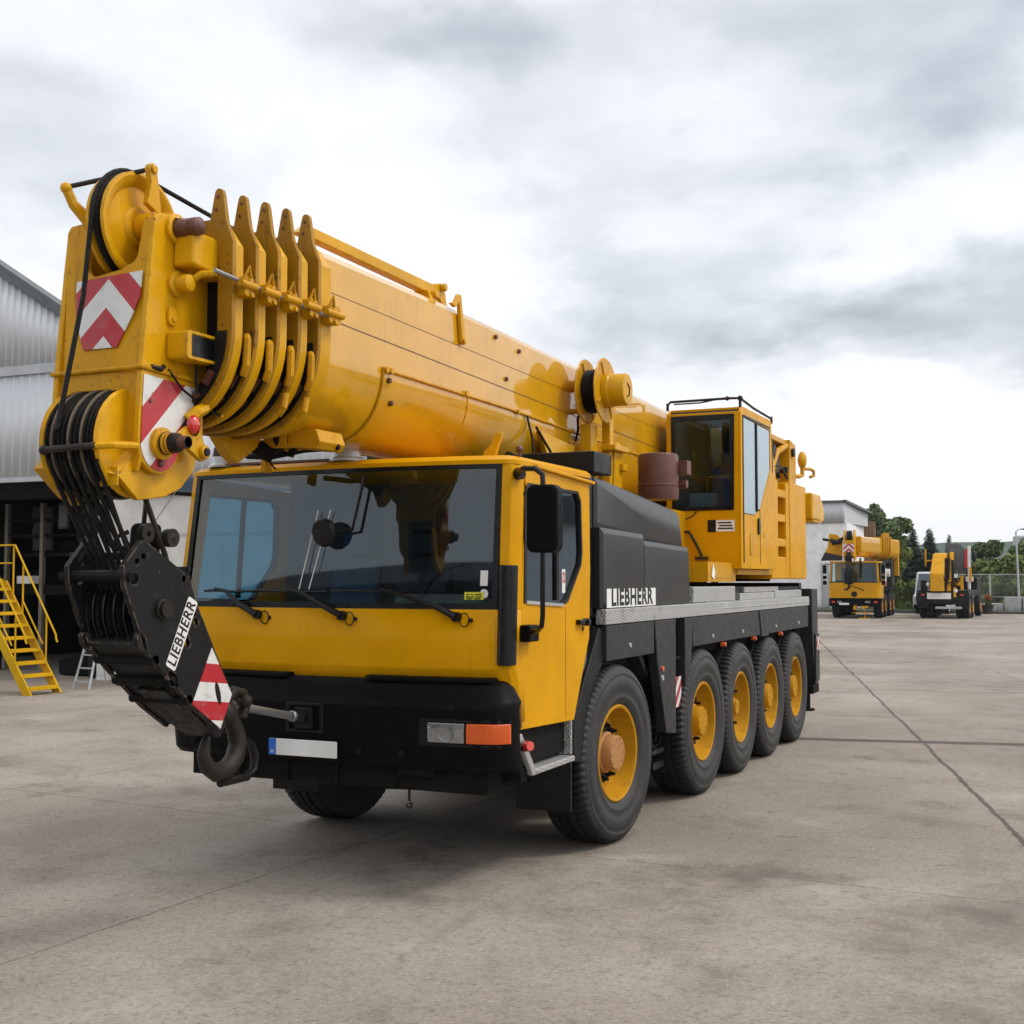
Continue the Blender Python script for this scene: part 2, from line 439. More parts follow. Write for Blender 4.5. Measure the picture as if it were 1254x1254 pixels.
# --- chassis frame, axles, tanks
g = G()
g.box(-.46, .46, -1.45, 8.1, .72, 1.55)
g.box(-1.15, 1.15, -.35, 8.1, 1.30, 1.62)
g.box(-1.25, 1.25, -1.5, -.55, .80, 1.05)
for sx in (-1, 1):
    g.box(sx*.5, sx*.9, .95, 1.9, .55, 1.30)
    g.box(sx*.52, sx*1.16, 1.32, 1.92, .70, 1.25)
    g.box(sx*.5, sx*.9, 2.1, 7.4, .95, 1.35)
g.box(-1.2, 1.2, 7.55, 8.05, .75, 1.5)
g.box(-.62, .62, .55, 1.3, .36, .9); g.box(-.95, .95, 1.35, 7.4, .34, .8); g.box(-.5, .75, -.9, .5, .52, .9)  # low underbody boxes, added to block light under the vehicle
g.build('chassis', 'chassis', CR, bevel=.01)
g = G()
for y, st in AX:
    g.cyl((-1.05, y, RT), (1.05, y, RT), .11, .11, 16)
    g.ball((0, y, RT), .27, 1, .9, .95)
    for sx in (-1, 1): g.cyl((sx*.78, y+.22, .55), (sx*.78, y+.22, 1.3), .06, .06, 12); g.cyl((sx*.85, y, RT), (sx*1.02, y, RT), .24, .2, 20)
g.build('axles', 'chassis', CR)
g = G()
for k in range(4):
    z = .52+.14*k; g.tube([(-1.0, -.95+.1*k, z), (-.2, -.9, z-.03), (.5, -1.0, z+.02), (1.02, -.6, z+.04)], .022)
g.tube([(1.10, 1.38, .62), (1.13, 1.55, .45), (1.14, 1.72, .52), (1.12, 1.8, .75)], .02); g.tube([(1.16, 1.3, .85), (1.20, 1.5, .55), (1.17, 1.85, .60)], .016)
g.box(1.0, 1.22, 1.42, 1.75, .50, .54); g.box(1.0, 1.2, 1.5, 1.8, .36, .42)
g.build('hoses', 'blackgloss', CR)

# --- side panels and deck
XS = 1.33
for sd in (1, -1):
    def X(a, b): return (a, b) if sd > 0 else (-b, -a)
    g = G(); a, b = X(1.27, XS)
    g.prism([(-.02, 1.40), (1.15, 1.40), (1.15, 1.675), (-.02, 1.675)], 'x', a, b)
    g.build('fender_panel', 'greysteel', CR, bevel=.008)
    g = G(); g.prism([(2.32, 1.40), (7.72, 1.40), (7.72, 1.675), (2.32, 1.675)], 'x', a, b)
    g.build('fender_panel', 'greysteel', CR, bevel=.008)
    g = G(); a, b = X(1.25, XS+.006)
    g.prism([(1.153, 1.675), (1.76, 1.675), (1.75, .66), (1.46, .70), (1.22, 1.33)], 'x', a, b)
    g.build('outrigger_box', 'greysteel', CR, bevel=.01)
    G().prism([(2.04, 1.675), (2.317, 1.675), (2.25, 1.35), (2.10, .80), (2.05, .82)], 'x', a, b).build('outrigger_box', 'greysteel', CR, bevel=.01)
    G().prism([(4.93, 1.672), (5.47, 1.672), (5.36, 1.38), (5.03, 1.38)], 'x', XS*sd, XS*sd+.012*sd).build('side_cover', 'greysteel', CR, bevel=.006)
    g = G(); a, b = X(.90, 1.24)
    g.box(a, b, 1.78, 2.03, .8, 1.66)
    for zz in (.95, 1.12, 1.3): g.box(*X(1.24, 1.30), 1.80, 2.02, zz, zz+.03)
    g.build('outrigger_beam', 'chassis', CR, bevel=.01)
    g = G(); a, b = X(.93, 1.30)
    g.prism([(-.09, 1.66), (.04, 1.66), (-.02, 1.39), (-.12, 1.30), (-.48, .69), (-.63, .72), (-.63, 1.02)], 'x', a, b)
    g.build('mudguard', 'black', CR, bevel=.015)
    g = G(); g.box(*X(.85, 1.28), -.645, -.615, .36, .74); g.build('mud_flap', 'blackgloss', CR, bevel=.006)
    # wheel arch liner
    g = G(); a, b = X(.75, 1.26)
    g.prism([(-.6, 1.0), (-.35, 1.40), (.0, 1.47), (.9, 1.42), (1.15, 1.2), (1.18, 1.22), (.95, 1.50), (0, 1.55), (-.42, 1.46), (-.66, 1.02)], 'x', a, b); g.build('wheel_arch', 'blackgloss', CR)
    # aluminium edge
    g = G(); a, b = X(1.255, XS+.012)
    g.prism([(-.06, 1.680), (3.4, 1.680), (3.4, 1.80), (-.06, 1.80)], 'x', a, b)
    g.build('deck_edge', 'chequer', CR, bevel=.008)
    g = G(); g.prism([(3.403, 1.682), (7.75, 1.682), (7.75, 1.798), (3.403, 1.798)], 'x', *X(1.255, XS+.010)); g.box(*X(XS+.010, XS+.016), 3.403, 7.75, 1.728, 1.74)
    g.build('deck_edge', 'alu', CR, bevel=.008)
    # rear outrigger column
    g = G(); a, b = X(1.05, 1.36)
    g.prism([(7.82, 1.90), (8.22, 1.90), (8.22, .62), (8.02, .62), (7.86, 1.2)], 'x', a, b); g.box(*X(1.36, 1.385), 7.95, 8.2, .66, 1.3)
    g.build('rear_outrigger', 'greysteel', CR, bevel=.012)
    g = G(); g.box(*X(1.387, 1.392), 7.98, 8.16, 1.08, 1.26)
    g.build('warning_board', stripes('rear_board_%d' % sd, (0, 1, -1, False, 0), .14, 0), CR)
    g = G(); g.box(*X(1.10, 1.35), 7.9, 8.3, .50, .618); g.cyl((sd*1.22, 8.1, .28), (sd*1.22, 8.1, .5), .05); g.cyl((sd*1.22, 8.1, .26), (sd*1.22, 8.1, .29), .11)
    g.build('outrigger_foot', 'chassis', CR, bevel=.008)
# board and lamps between axle one and two
g = G(); g.box(1.30, 1.308, 1.79, 2.0, .88, 1.15); g.build('warning_board', stripes('outrigger_board', (0, 1, -1, False, 0), .16, .02), CR)
for y, z in ((1.34, 1.26), (3.42, 1.37), (4.72, 1.375), (6.05, 1.375)): G().cyl((1.30, y, z), (1.352, y, z), .028, .022, 16).build('side_marker', 'amber', CR)
G().cyl((1.30, 1.34, 1.18), (1.348, 1.34, 1.18), .028, .024, 16).build('side_reflector', 'galv', CR)
for p in ((XS, .52, 1.50), (XS, 3.0, 1.47), (XS, 4.2, 1.47), (XS, 5.8, 1.47), (XS, 7.1, 1.47)): G().bolts([p], r=.022, h=.01).build('panel_bolt', 'galv', CR)
g = G(); g.box(-1.25, 1.25, -.08, 7.9, 1.625, 1.672); g.build('deck', 'greysteel', CR, bevel=.01)
g = G()
g.box(1.10, 1.31, 2.42, 3.98, 1.805, 1.955); g.build('deck_step_box', 'chequer', CR, bevel=.01)
g = G(); g.box(.55, 1.2, 4.05, 7.75, 1.80, 1.93); g.box(-1.2, -.55, 2.5, 7.75, 1.80, 1.93)
g.build('deck_box', 'black', CR, bevel=.01)
g = G(); g.box(1.05, 1.27, 4.35, 6.0, 1.80, 1.875); g.box(1.0, 1.23, 4.7, 6.4, 1.878, 1.94); g.box(1.05, 1.27, 6.05, 7.6, 1.80, 1.89); g.build('tread_plate', 'alu', CR, bevel=.008)
g = G(); g.box(-1.2, 1.2, 7.80, 7.95, 1.80, 1.98); g.build('tail_beam', 'black', CR, bevel=.01)

# --- engine housing behind the cab
g = G()
ZT = lambda y: 2.83 - .078*(y+.1)
XE = 1.27
out = [(-.10, 1.81), (2.28, 1.81), (2.26, 2.34), (2.12, ZT(2.12)-.06), (2.05, ZT(2.05)), (-.06, ZT(-.06)), (-.10, ZT(-.1)-.05)]
g.loft([[(-XE, y, z) for y, z in out], [(XE-.03, y, z) for y, z in out]])
g.build('engine_housing', 'enginepanel', CR, bevel=.02)
def slab(name, o, x0=XE-.06, x1=XE+.03, mat='enginepanel', inset=.035):
    y0 = min(p[0] for p in o); yc = sum(p[0] for p in o)/len(o); zc = sum(p[1] for p in o)/len(o)
    a = [(x0, y, z) for y, z in o]; b = [(x1-inset*.6, y, z) for y, z in o]
    c = [(x1, y+(inset if y < yc else -inset)*.8, z+(inset*1.2 if z < zc else -inset*1.2)) for y, z in o]
    return G().loft([a, b, c]).build(name, mat, CR, bevel=.006)
slab('engine_panel', [(-.095, 2.42), (2.20, 2.30), (2.10, ZT(2.1)-.02), (-.095, ZT(-.1)-.02)], x1=XE+.005)
slab('engine_panel', [(-.098, 1.805), (.93, 1.805), (.93, 2.405), (-.098, 2.425)], x1=XE+.055)
slab('engine_panel', [(.936, 1.805), (2.30, 1.805), (2.26, 2.325), (.936, 2.355)], x1=XE+.045)
g = G(); g.box(-1.0, 1.27, -.12, .28, 2.845, 3.01); g.build('intake_box', 'black', CR, bevel=.012)
g = G(); g.box(-1.25, 1.25, -.22, -.105, 1.75, 2.82); g.build('bulkhead', 'blackgloss', CR, bevel=.01)
# maker's plate on the engine panel
mpz = 1.87
np_ = G().box(XE+.057, XE+.062, -.015, 1.19, 1.808, 1.955).build('maker_plate', 'white', CR)
text('lettering', 'LIEBHERR', .182, 'blackgloss', np_, frame((XE+.0625, .588, 1.881), (0, 1, 0), (0, 0, 1)), .001, .0060, 1.22)
# exhaust
g = G(); g.lathe([(0, 2.66), (.185, 2.66), (.192, 2.7), (.192, 2.78), (.197, 2.785), (.197, 2.80), (.192, 2.805), (.192, 3.06), (.18, 3.09), (.165, 3.095), (.16, 3.06), (0, 3.04)], (1.0, 2.32, .12), (0, 0, 1), 36)
g.box(1.16, 1.27, 2.36, 2.5, 3.02, 3.15); g.cyl((1.15, 2.43, 2.93), (1.25, 2.43, 2.93), .04)
g.build('exhaust_silencer', 'rust', CR)

# --- driver cab
def F(x, z=1.5):
    ax = abs(x)
    y = -1.83 + .10*(ax/1.2)**2.2
    if z > 1.84: y += .085*(z-1.84)
    if z < 1.45: y += (1.45-z)*.55 if z > 1.35 else .055
    return y
plan = [-1.30, -1.29, -1.265, -1.22, -1.1, -.9, -.6, -.3, 0, .3, .6, .9, 1.1, 1.22, 1.265, 1.29, 1.30]
def PY(x, z):
    ax = abs(x)
    if ax <= 1.22: return F(x, z)
    b = F(1.22, z)
    return {1.265: b+.03, 1.29: b+.075, 1.30: b+.15}[round(ax, 3)]
g = G()
rows = [1.10, 1.36, 1.448, 1.455, 1.60, 1.832]
g.loft([[(x, PY(x, z), z) for x in plan] for z in rows], closed=False, caps=False)
g.build('front_panel', 'cabyellow', CR, solid=.02, sharp=20)
# roof with visor edge
g = G()
rp = [(x, PY(x, 2.80)-.008) for x in plan] + [(1.30, -.28), (-1.30, -.28)]
rin = [(x*.975, y+.04 if y < -1 else y) for x, y in rp]
rin2 = [(x*.93, y+.12 if y < -1 else y-.02) for x, y in rp]
g.loft([[(x, y, 2.785) for x, y in rp], [(x, y, 2.812) for x, y in rp], [(x, y, 2.838) for x, y in rin], [(x, y, 2.853) for x, y in rin2]])
g.build('roof', 'cabyellow', CR, sharp=40)
g = G(); g.prism([(-1.36, 2.775), (-.26, 2.735), (-.26, 2.76), (-1.36, 2.80)], 'x', 1.29, 1.335); g.build('rain_gutter', 'cabyellow', CR, bevel=.008)
# pillars
for sd in (1, -1):
    a = [(sd*1.215, F(1.215, 1.83)-.004, 1.83), (sd*1.27, F(1.22, 1.83)+.03, 1.83), (sd*1.305, -1.57, 1.83), (sd*1.295, -1.52, 1.83), (sd*1.2, -1.58, 1.83)]
    b = [(sd*1.195, F(1.215, 2.78)-.004, 2.79), (sd*1.262, F(1.22, 2.78)+.02, 2.79), (sd*1.30, -1.53, 2.79), (sd*1.29, -1.47, 2.79), (sd*1.18, -1.5, 2.79)]
    G().loft([a, b]).build('windscreen_pillar', 'cabyellow', CR, bevel=.01)
    # corner air deflector
    hh = []
    for z in (1.475, 2.12):
        o = .0 if z < 2 else .03
        hh.append([(sd*(1.262+.062*math.cos(t)), F(1.22, 1.7)+.02+o+.075*math.sin(t)*-1, z) for t in [PI*k/10-.5 for k in range(13)]])
    G().loft(hh).build('air_deflector', 'blackgloss', CR, bevel=.008)
win = [(-1.53, 1.875), (-.86, 1.845), (-.76, 1.87), (-.50, 2.13), (-.475, 2.22), (-.50, 2.60), (-.56, 2.665), (-1.46, 2.665), (-1.51, 2.60)]
door = [(-1.575, 1.05), (-.64, 1.02), (-.325, 1.60), (-.30, 2.10), (-.315, 2.745), (-1.50, 2.785), (-1.565, 2.0)]
for sd in (1, -1):
    d = G().prism(door, 'x', sd*1.27, sd*1.305, [win]).build('door', 'cabyellow', CR, bevel=.006)
    cyy = sum(p[0] for p in win)/len(win); czz = sum(p[1] for p in win)/len(win)
    inn = [(cyy+(y-cyy)*.945, czz+(z-czz)*.955) for y, z in win]
    wf = G().prism([(cyy+(y-cyy)*1.01, czz+(z-czz)*1.01) for y, z in win], 'x', sd*1.268, sd*1.312, [inn]).build('window_frame', 'black', d, bevel=.004)
    G().prism([(cyy+(y-cyy)*.965, czz+(z-czz)*.97) for y, z in win], 'x', sd*1.286, sd*1.290).build('window', 'sideglass' if sd > 0 else 'blueglass', d)
    G().box(*((1.284, 1.308) if sd > 0 else (-1.308, -1.284)), -.965, -.925, 1.88, 2.65).build('window_divider', 'black', d)
    G().prism([(-1.50, 1.866), (-.85, 1.836), (-.85, 1.856), (-1.50, 1.888)], 'x', sd*1.292, sd*1.316).build('window_sill', 'alu', d)
    g = G(); g.box(*((1.305, 1.345) if sd > 0 else (-1.345, -1.305)), -.60, -.42, 1.70, 1.735); g.cyl((sd*1.30, -.45, 1.715), (sd*1.36, -.45, 1.715), .028); g.cyl((sd*1.30, -.46, 1.665), (sd*1.312, -.46, 1.665), .016)
    g.build('handle', 'blackgloss', d, bevel=.006)
    if sd > 0:
        G().prism([(-.80, 1.05), (-.794, 1.05), (-.794, 1.83), (-.80, 1.83)], 'x', 1.304, 1.3065).build('panel_seam', 'rust', d)
        st = G().prism(rrect(-.83, -.77, 1.93, 2.10, .012), 'x', 1.2905, 1.2925).build('sticker', 'white', d)
        G().prism(rrect(-.82, -.78, 2.00, 2.08, .015), 'x', 1.2926, 1.2936, [rrect(-.81, -.79, 2.02, 2.06, .008)]).build('sticker_mark', 'red', st)
G().prism([(-1.575, 1.06), (-1.56, 1.065), (-1.567, 1.16), (-1.569, 1.24), (-1.576, 1.24)], 'x', 1.3045, 1.3065).build('rust_patch', 'rust', CR)
# rear quarter and rear wall, floor
g = G(); g.box(-1.27, 1.27, -.36, -.29, 1.3, 2.79); g.box(-1.24, 1.24, -1.7, -.36, 1.07, 1.12)
g.build('cab_rear_wall', 'interior', CR)
g = G()
g.prism([(-1.74, 1.45), (-1.74, 1.80), (-1.60, 1.84), (-1.30, 1.80), (-1.22, 1.70), (-1.22, 1.45)], 'x', -1.22, 1.22)
g.prism([(-1.55, 1.80), (-1.50, 1.93), (-1.32, 1.90), (-1.28, 1.78)], 'x', .32, .98)
g.build('dashboard', 'interior', CR, bevel=.02)
for sx, mt in ((.62, 'seat'), (-.62, 'bluecloth'), (0, 'seat')):
    s = empty('driver_seat', (0, 0, 0), 0, CR)
    G().box(sx-.24, sx+.24, -1.05, -.58, 1.45, 1.60).build('seat_cushion', mt, s, bevel=.05, seg=3)
    G().prism([(-.62, 1.55), (-.48, 2.2), (-.40, 2.2), (-.50, 1.55)], 'x', sx-.22, sx+.22).build('seat_back', mt, s, bevel=.04, seg=3)
    G().box(sx-.13, sx+.13, -.48, -.40, 2.22, 2.40).build('headrest', mt, s, bevel=.03, seg=3)
g = G()
rim = [(.64+.235*math.cos(2*PI*k/32), -1.22+.11*math.sin(2*PI*k/32), 1.93+.20*math.sin(2*PI*k/32)) for k in range(32)]
g.tube(rim, .016, 8, True); g.cyl((.64, -1.3, 1.8), (.64, -1.22, 1.93), .03); g.tube([(.42, -1.22, 1.93), (.64, -1.22, 1.92), (.86, -1.22, 1.93)], .014)
g.build('steering_wheel', 'blackgloss', CR)
# windscreen
xs = [-1.195, -1.1, -.9, -.6, -.3, 0, .3, .6, .9, 1.1, 1.195]
def scr(x0, x1, z0, z1, off=0., n=14, nz=2):
    g = G(); g.loft([[(x0+(x1-x0)*i/n, F(x0+(x1-x0)*i/n, z)+off, z) for i in range(n+1)] for z in [z0+(z1-z0)*k/nz for k in range(nz+1)]], closed=False, caps=False); return g
ws = scr(-1.20, 1.20, 1.84, 2.775, .006).build('windscreen', 'glass', CR)
g = G()
for a in ((-1.205, 1.205, 1.834, 1.872), (-1.205, 1.205, 2.756, 2.784)):
    n = 16; x0, x1, z0, z1 = a
    secs = []
    for i in range(n+1):
        x = x0+(x1-x0)*i/n
        secs.append([(x, F(x, z0)-.006, z0), (x, F(x, z0)+.02, z0), (x, F(x, z1)+.02, z1), (x, F(x, z1)-.006, z1)])
    g.loft(secs)
for x0, x1 in ((-1.207, -1.168), (1.168, 1.207)):
    g.loft([[(x0, F(x0, z)-.0065, z), (x1, F(x1, z)-.0065, z), (x1, F(x1, z)+.02, z), (x0, F(x0, z)+.02, z)] for z in (1.836, 2.782)])
g.build('windscreen_gasket', 'blackgloss', ws)
s = scr(.985, 1.115, 1.895, 1.945, -.002, 2, 1).build('sticker', 'stickyellow', ws)
g = G()
for k, (x0, x1, z) in enumerate(((.998, 1.02, 1.928), (1.03, 1.045, 1.928), (1.055, 1.10, 1.928), (.995, 1.05, 1.913), (1.06, 1.10, 1.913), (1.0, 1.04, 1.901), (1.05, 1.095, 1.901))):
    g.quad(*[(x, F(x, zz)-.004, zz) for x, zz in ((x0, z-.003), (x1, z-.003), (x1, z+.004), (x0, z+.004))])
g.build('sticker_print', 'black', s)
s2 = scr(1.085, 1.135, 1.985, 2.085, .004, 1, 1).build('sticker', 'white', ws)
G().prism(arc(1.115, 1.935, .03, 0, 360, 12), 'y', F(1.11, 1.94)+.0, F(1.11, 1.94)+.002).build('sticker', 'white', ws)
# wipers
def wy(x, z): return F(x, max(z, 1.85))-.025
for px, ex, b0, b1 in ((-.585, -.99, -1.10, -.72), (.115, -.33, -.70, -.02), (.945, .40, .02, .70)):
    w = G()
    w.cyl((px, F(px)-.05, 1.785), (px, F(px)+.02, 1.785), .032)
    w.tube([(px, F(px)-.04, 1.785), (px-.12, F(px)-.055, 1.845), (ex+.1, wy(ex, 1.95)-.02, 1.945), (ex, wy(ex, 1.96)-.012, 1.962)], [.024, .022, .012, .010])
    w.tube([(x, wy(x, 1.945)+.006, 1.945+.004*math.sin(i)) for i, x in enumerate([b0+(b1-b0)*k/6 for k in range(7)])], .009)
    wo = w.build('wiper', 'blackgloss', ws)
    g = G(); g.tube([(px+.055+.034*math.cos(2*PI*k/14), F(px)-.022, 1.765+.045*math.sin(2*PI*k/14)) for k in range(14)], .004, 6, True)
    g.cyl((px+.095, F(px)-.02, 1.763), (px+.095, F(px), 1.763), .014)
    g.build('washer_jet', 'black', CR)
# aerials and front view mirror
g = G()
for x0, x1 in ((-.235, -.12), (-.155, -.02)): g.tube([(x0, F(0, 1.97)-.03, 1.96), (x1, F(0, 2.5)-.02, 2.50)], .0035, 6)
g.build('aerial', 'white', CR)
g = G(); g.lathe([(0, 0), (.085, .004), (.10, .02), (.095, .045), (0, .06)], (-.02, -1.905, 2.34), (.1, .95, .15), 28); g.tube([(-.02, -1.87, 2.34), (.18, -1.84, 2.36), (.25, -1.80, 2.72)], .011)
g.build('front_view_mirror', 'blackgloss', CR)
# mirrors
m = empty('wing_mirror', (0, 0, 0), 0, CR)
g = G(); g.prism(rrect(1.455, 1.67, 2.195, 2.625, .05), 'y', -1.84, -1.73); g.build('mirror_housing', 'plastic', m, bevel=.02, seg=3)
g = G(); g.prism(rrect(1.475, 1.65, 2.215, 2.605, .035), 'y', -1.729, -1.724); g.build('mirror_glass', 'headlens', m)
g = G(); g.tube([(1.29, -1.58, 2.715), (1.33, -1.66, 2.725), (1.40, -1.76, 2.735), (1.50, -1.79, 2.73), (1.55, -1.79, 2.69), (1.555, -1.79, 2.61)], .018)
g.cyl((1.26, -1.57, 2.72), (1.32, -1.6, 2.72), .04)
g.build('mirror_arm', 'blackgloss', m)
g = G(); g.tube([(1.55, -1.79, 2.21), (1.55, -1.79, 1.80), (1.535, -1.77, 1.735), (1.48, -1.70, 1.70), (1.36, -1.56, 1.685)], .017)
g.build('mirror_arm', 'blackgloss', m)
G().prism(rrect(-1.60, -1.44, 1.62, 1.73, .015), 'x', 1.30, 1.38).build('arm_mount', 'plastic', m, bevel=.012)
m = empty('wing_mirror', (0, 0, 0), 0, CR)
g = G(); g.prism(rrect(-1.62, -1.42, 2.0, 2.44, .05), 'y', -1.84, -1.73); g.build('mirror_housing', 'plastic', m, bevel=.02, seg=3)
g = G(); g.tube([(-1.30, -1.58, 2.66), (-1.38, -1.70, 2.665), (-1.50, -1.79, 2.66), (-1.535, -1.79, 2.62), (-1.54, -1.79, 2.42)], .018); g.build('mirror_arm', 'blackgloss', m); g = G(); g.tube([(-1.54, -1.79, 2.02), (-1.54, -1.79, 1.75), (-1.36, -1.56, 1.69)], .017)
g.build('mirror_arm', 'blackgloss', m)
# roof beacons and grab rail things
for bx, by in ((-1.08, -1.56), (.0, -1.62)):
    b = empty('beacon', (0, 0, 0), 0, CR)
    G().lathe([(0, 2.845), (.125, 2.845), (.125, 2.86), (.10, 2.875), (.092, 2.925), (0, 2.925)], (bx, by, 0), (0, 0, 1), 28).build('beacon_base', 'greylens', b)
    G().lathe([(.09, 2.925), (.095, 2.93), (.088, 2.99), (.07, 3.01), (0, 3.015)], (bx, by, 0), (0, 0, 1), 28).build('beacon_lens', 'hooksteel', b) if bx < 0 else G().lathe([(.09, 2.925), (.095, 2.93), (.09, 2.955), (0, 2.96)], (bx, by, 0), (0, 0, 1), 28).build('beacon_lens', 'white', b)
g = G(); g.cyl((1.24, -1.45, 2.82), (1.24, -1.45, 2.88), .014); g.ball((1.24, -1.45, 2.895), .028); g.cyl((.95, -1.35, 2.84), (.95, -1.35, 2.87), .03); g.build('roof_knob', 'rust', CR)
g = G(); g.prism([(.92, 2.85), (1.02, 2.85), (1.04, 2.92), (1.08, 3.02), (1.03, 3.03), (.99, 2.95), (.94, 2.90)], 'y', -1.38, -1.34); g.build('lifting_lug', 'yellow', CR, bevel=.008)
g = G(); g.box(.3, .55, -.5, -.2, 2.86, 2.93); g.tube([(.62, -.42, 2.93), (.70, -.45, 2.99), (.80, -.5, 2.95), (.84, -.52, 2.86)], .012); g.build('roof_fitting', 'blackgloss', CR, bevel=.01)
g = G(); g.box(-1.05, .0, -1.66, -1.60, 2.852, 2.868); g.build('roof_scuff', 'rust', CR)

# --- bumper
bh_ = [(1.30, -1.60), (1.345, -1.68), (1.345, -1.73), (1.33, -1.785), (1.295, -1.83), (1.245, -1.862), (1.15, -1.884), (.9, -1.905), (.5, -1.915)]
bp = [(-x, y) for x, y in bh_] + [(0, -1.92)] + [(x, y) for x, y in reversed(bh_)]
def bsec(z, grow=0., cut=0.):
    r = []
    for x, y in bp:
        r.append((x*(1-cut*.065), y+grow if y < -1.65 else y, z))
    return r
g = G()
g.loft([bsec(.80, .07), bsec(.84, .02), bsec(.97, 0), bsec(1.125, 0), bsec(1.20, -.004), bsec(1.235, .01), bsec(1.245, .022), bsec(1.34, .045, .8), bsec(1.372, .07, 1.2)])
bo = g.build('bumper', 'plastic', CR, sharp=24)
for x in (-1.05, -.62, .30, .62): G().cyl((x, -1.95, .905), (x, -1.88, .905), .022, .018, 6).build('bumper_bolt', 'chassis', bo)
for x in (-.9, .52, .97): G().cyl((x, -1.935, 1.205), (x, -1.86, 1.205), .014, .014, 6).build('bumper_bolt', 'chassis', bo)
g = G(); 
g.loft([[(x, y, z) for x, y in ((.30, -1.86), (.34, -1.888), (1.10, -1.845), (1.2, -1.80), (1.2, -1.6), (.3, -1.6))] for z in (1.36, 1.395)]); g.build('bumper_cap', 'plastic', bo, bevel=.012); g = G(); g.loft([[(x, y, z) for x, y in ((-.30, -1.86), (-.34, -1.888), (-1.10, -1.845), (-1.2, -1.80), (-1.2, -1.6), (-.3, -1.6))] for z in (1.36, 1.395)])
g.build('bumper_cap', 'plastic', bo, bevel=.012)
def onb(x): # bumper front plane at x
    for (x0, y0), (x1, y1) in zip(bp[1:], bp[2:]):
        if x0 <= x <= x1 and x1 > x0: return y0+(y1-y0)*(x-x0)/(x1-x0)
    return -1.6
for sd in (1, -1):
    for nm, xa, xb, mt in (('headlight', .80, 1.055, 'headlens'), ('turn_signal', 1.068, 1.33, 'amber')):
        secs = []
        for i in range(6):
            x = xa+(xb-xa)*i/5; y = onb(x)
            secs.append([(sd*x, y-.012, .985), (sd*x, y-.018, 1.05), (sd*x, y-.012, 1.112), (sd*x, y+.05, 1.112), (sd*x, y+.05, .985)])
        lo = G().loft(secs).build(nm, mt, bo, bevel=.006)
        if nm == 'headlight':
            g = G()
            for x, z, r in ((.93, 1.045, .052), (.825, 1.09, .018)): g.lathe([(0, .0), (r*.5, -.004), (r, .006)], (sd*x, onb(x)-.018, z), (0, -1, 0), 20)
            g.build('lamp_bowl', 'steel', lo)
    g = G(); g.prism([(.70, .965), (1.365, .965), (1.365, 1.135), (.70, 1.135)], 'y', -1.83, -1.84, [[(.79, .98), (1.35, .98), (1.35, 1.12), (.79, 1.12)]]) if 0 else None
    sx = [.74, .80, 1.0, 1.2, 1.28, 1.332]
    g = G(); g.loft([[(sd*x, onb(x)-.004, .962), (sd*x, onb(x)+.03, .962), (sd*x, onb(x)+.03, .978), (sd*x, onb(x)-.004, .978)] for x in sx]); g.loft([[(sd*x, onb(x)-.004, 1.118), (sd*x, onb(x)+.03, 1.118), (sd*x, onb(x)+.03, 1.135), (sd*x, onb(x)-.004, 1.135)] for x in sx])
    g.loft([[(sd*.735, onb(.74)-.003, z), (sd*.795, onb(.78)-.003, z), (sd*.795, onb(.78)+.02, z), (sd*.735, onb(.74)+.02, z)] for z in (.979, 1.117)])
    g.build('lamp_bezel', 'blackgloss', bo)
    g = G(); g.box(*sorted((sd*1.20, sd*1.315)), -1.765, -1.66, .835, .90); g.build('marker_lamp', 'amber', bo, bevel=.006)
tow = empty('towing_eye', (0, 0, 0), 0, CR)
g = G(); g.prism([(-.28, 1.0), (0.02, 1.0), (.02, 1.20), (-.28, 1.20)], 'y', -1.93, -1.905, [[(-.25, 1.02), (-.01, 1.02), (-.01, 1.18), (-.25, 1.18)]]); g.box(-.25, -.01, -1.93, -1.80, 1.00, 1.01); g.build('tow_recess', 'blackgloss', tow, bevel=.006)
g = G(); g.cyl((-.15, -1.92, 1.10), (-.10, -2.02, 1.10), .035, .03); g.box(-.19, -.06, -1.96, -1.92, 1.03, 1.17); g.build('tow_hook', 'black', tow, bevel=.008)
pl = G().box(-.395, .14, -1.951, -1.941, .845, .955).build('number_plate', 'white', CR, bevel=.008)
G().box(-.3955, -.34, -1.9545, -1.9515, .8455, .9545).build('country_band', 'plateblue', pl)
text('country_letter', 'n', .05, 'white', pl, frame((-.367, -1.955, .872), (1, 0, 0), (0, 0, 1)), .0005)
g = G(); g.box(-1.20, 1.15, -1.74, -1.52, .64, .80)
for x in (-.8, -.4, 0, .45): g.box(x, x+.03, -1.765, -1.74, .64, .80)
g.box(.5, .8, -1.8, -1.74, .74, .80)
g.build('front_beam', 'chassis', CR, bevel=.008)
g = G(); g.tube([(.55, -1.7, .64), (.55, -1.7, .56)], .01); g.tube([(.55, -1.7+.0, .545)]+[(.55+.022*math.sin(t), -1.7, .535+.022*math.cos(t)) for t in (1, 2, 3, 4, 5)], .008); g.build('drain_ring', 'hooksteel', CR)
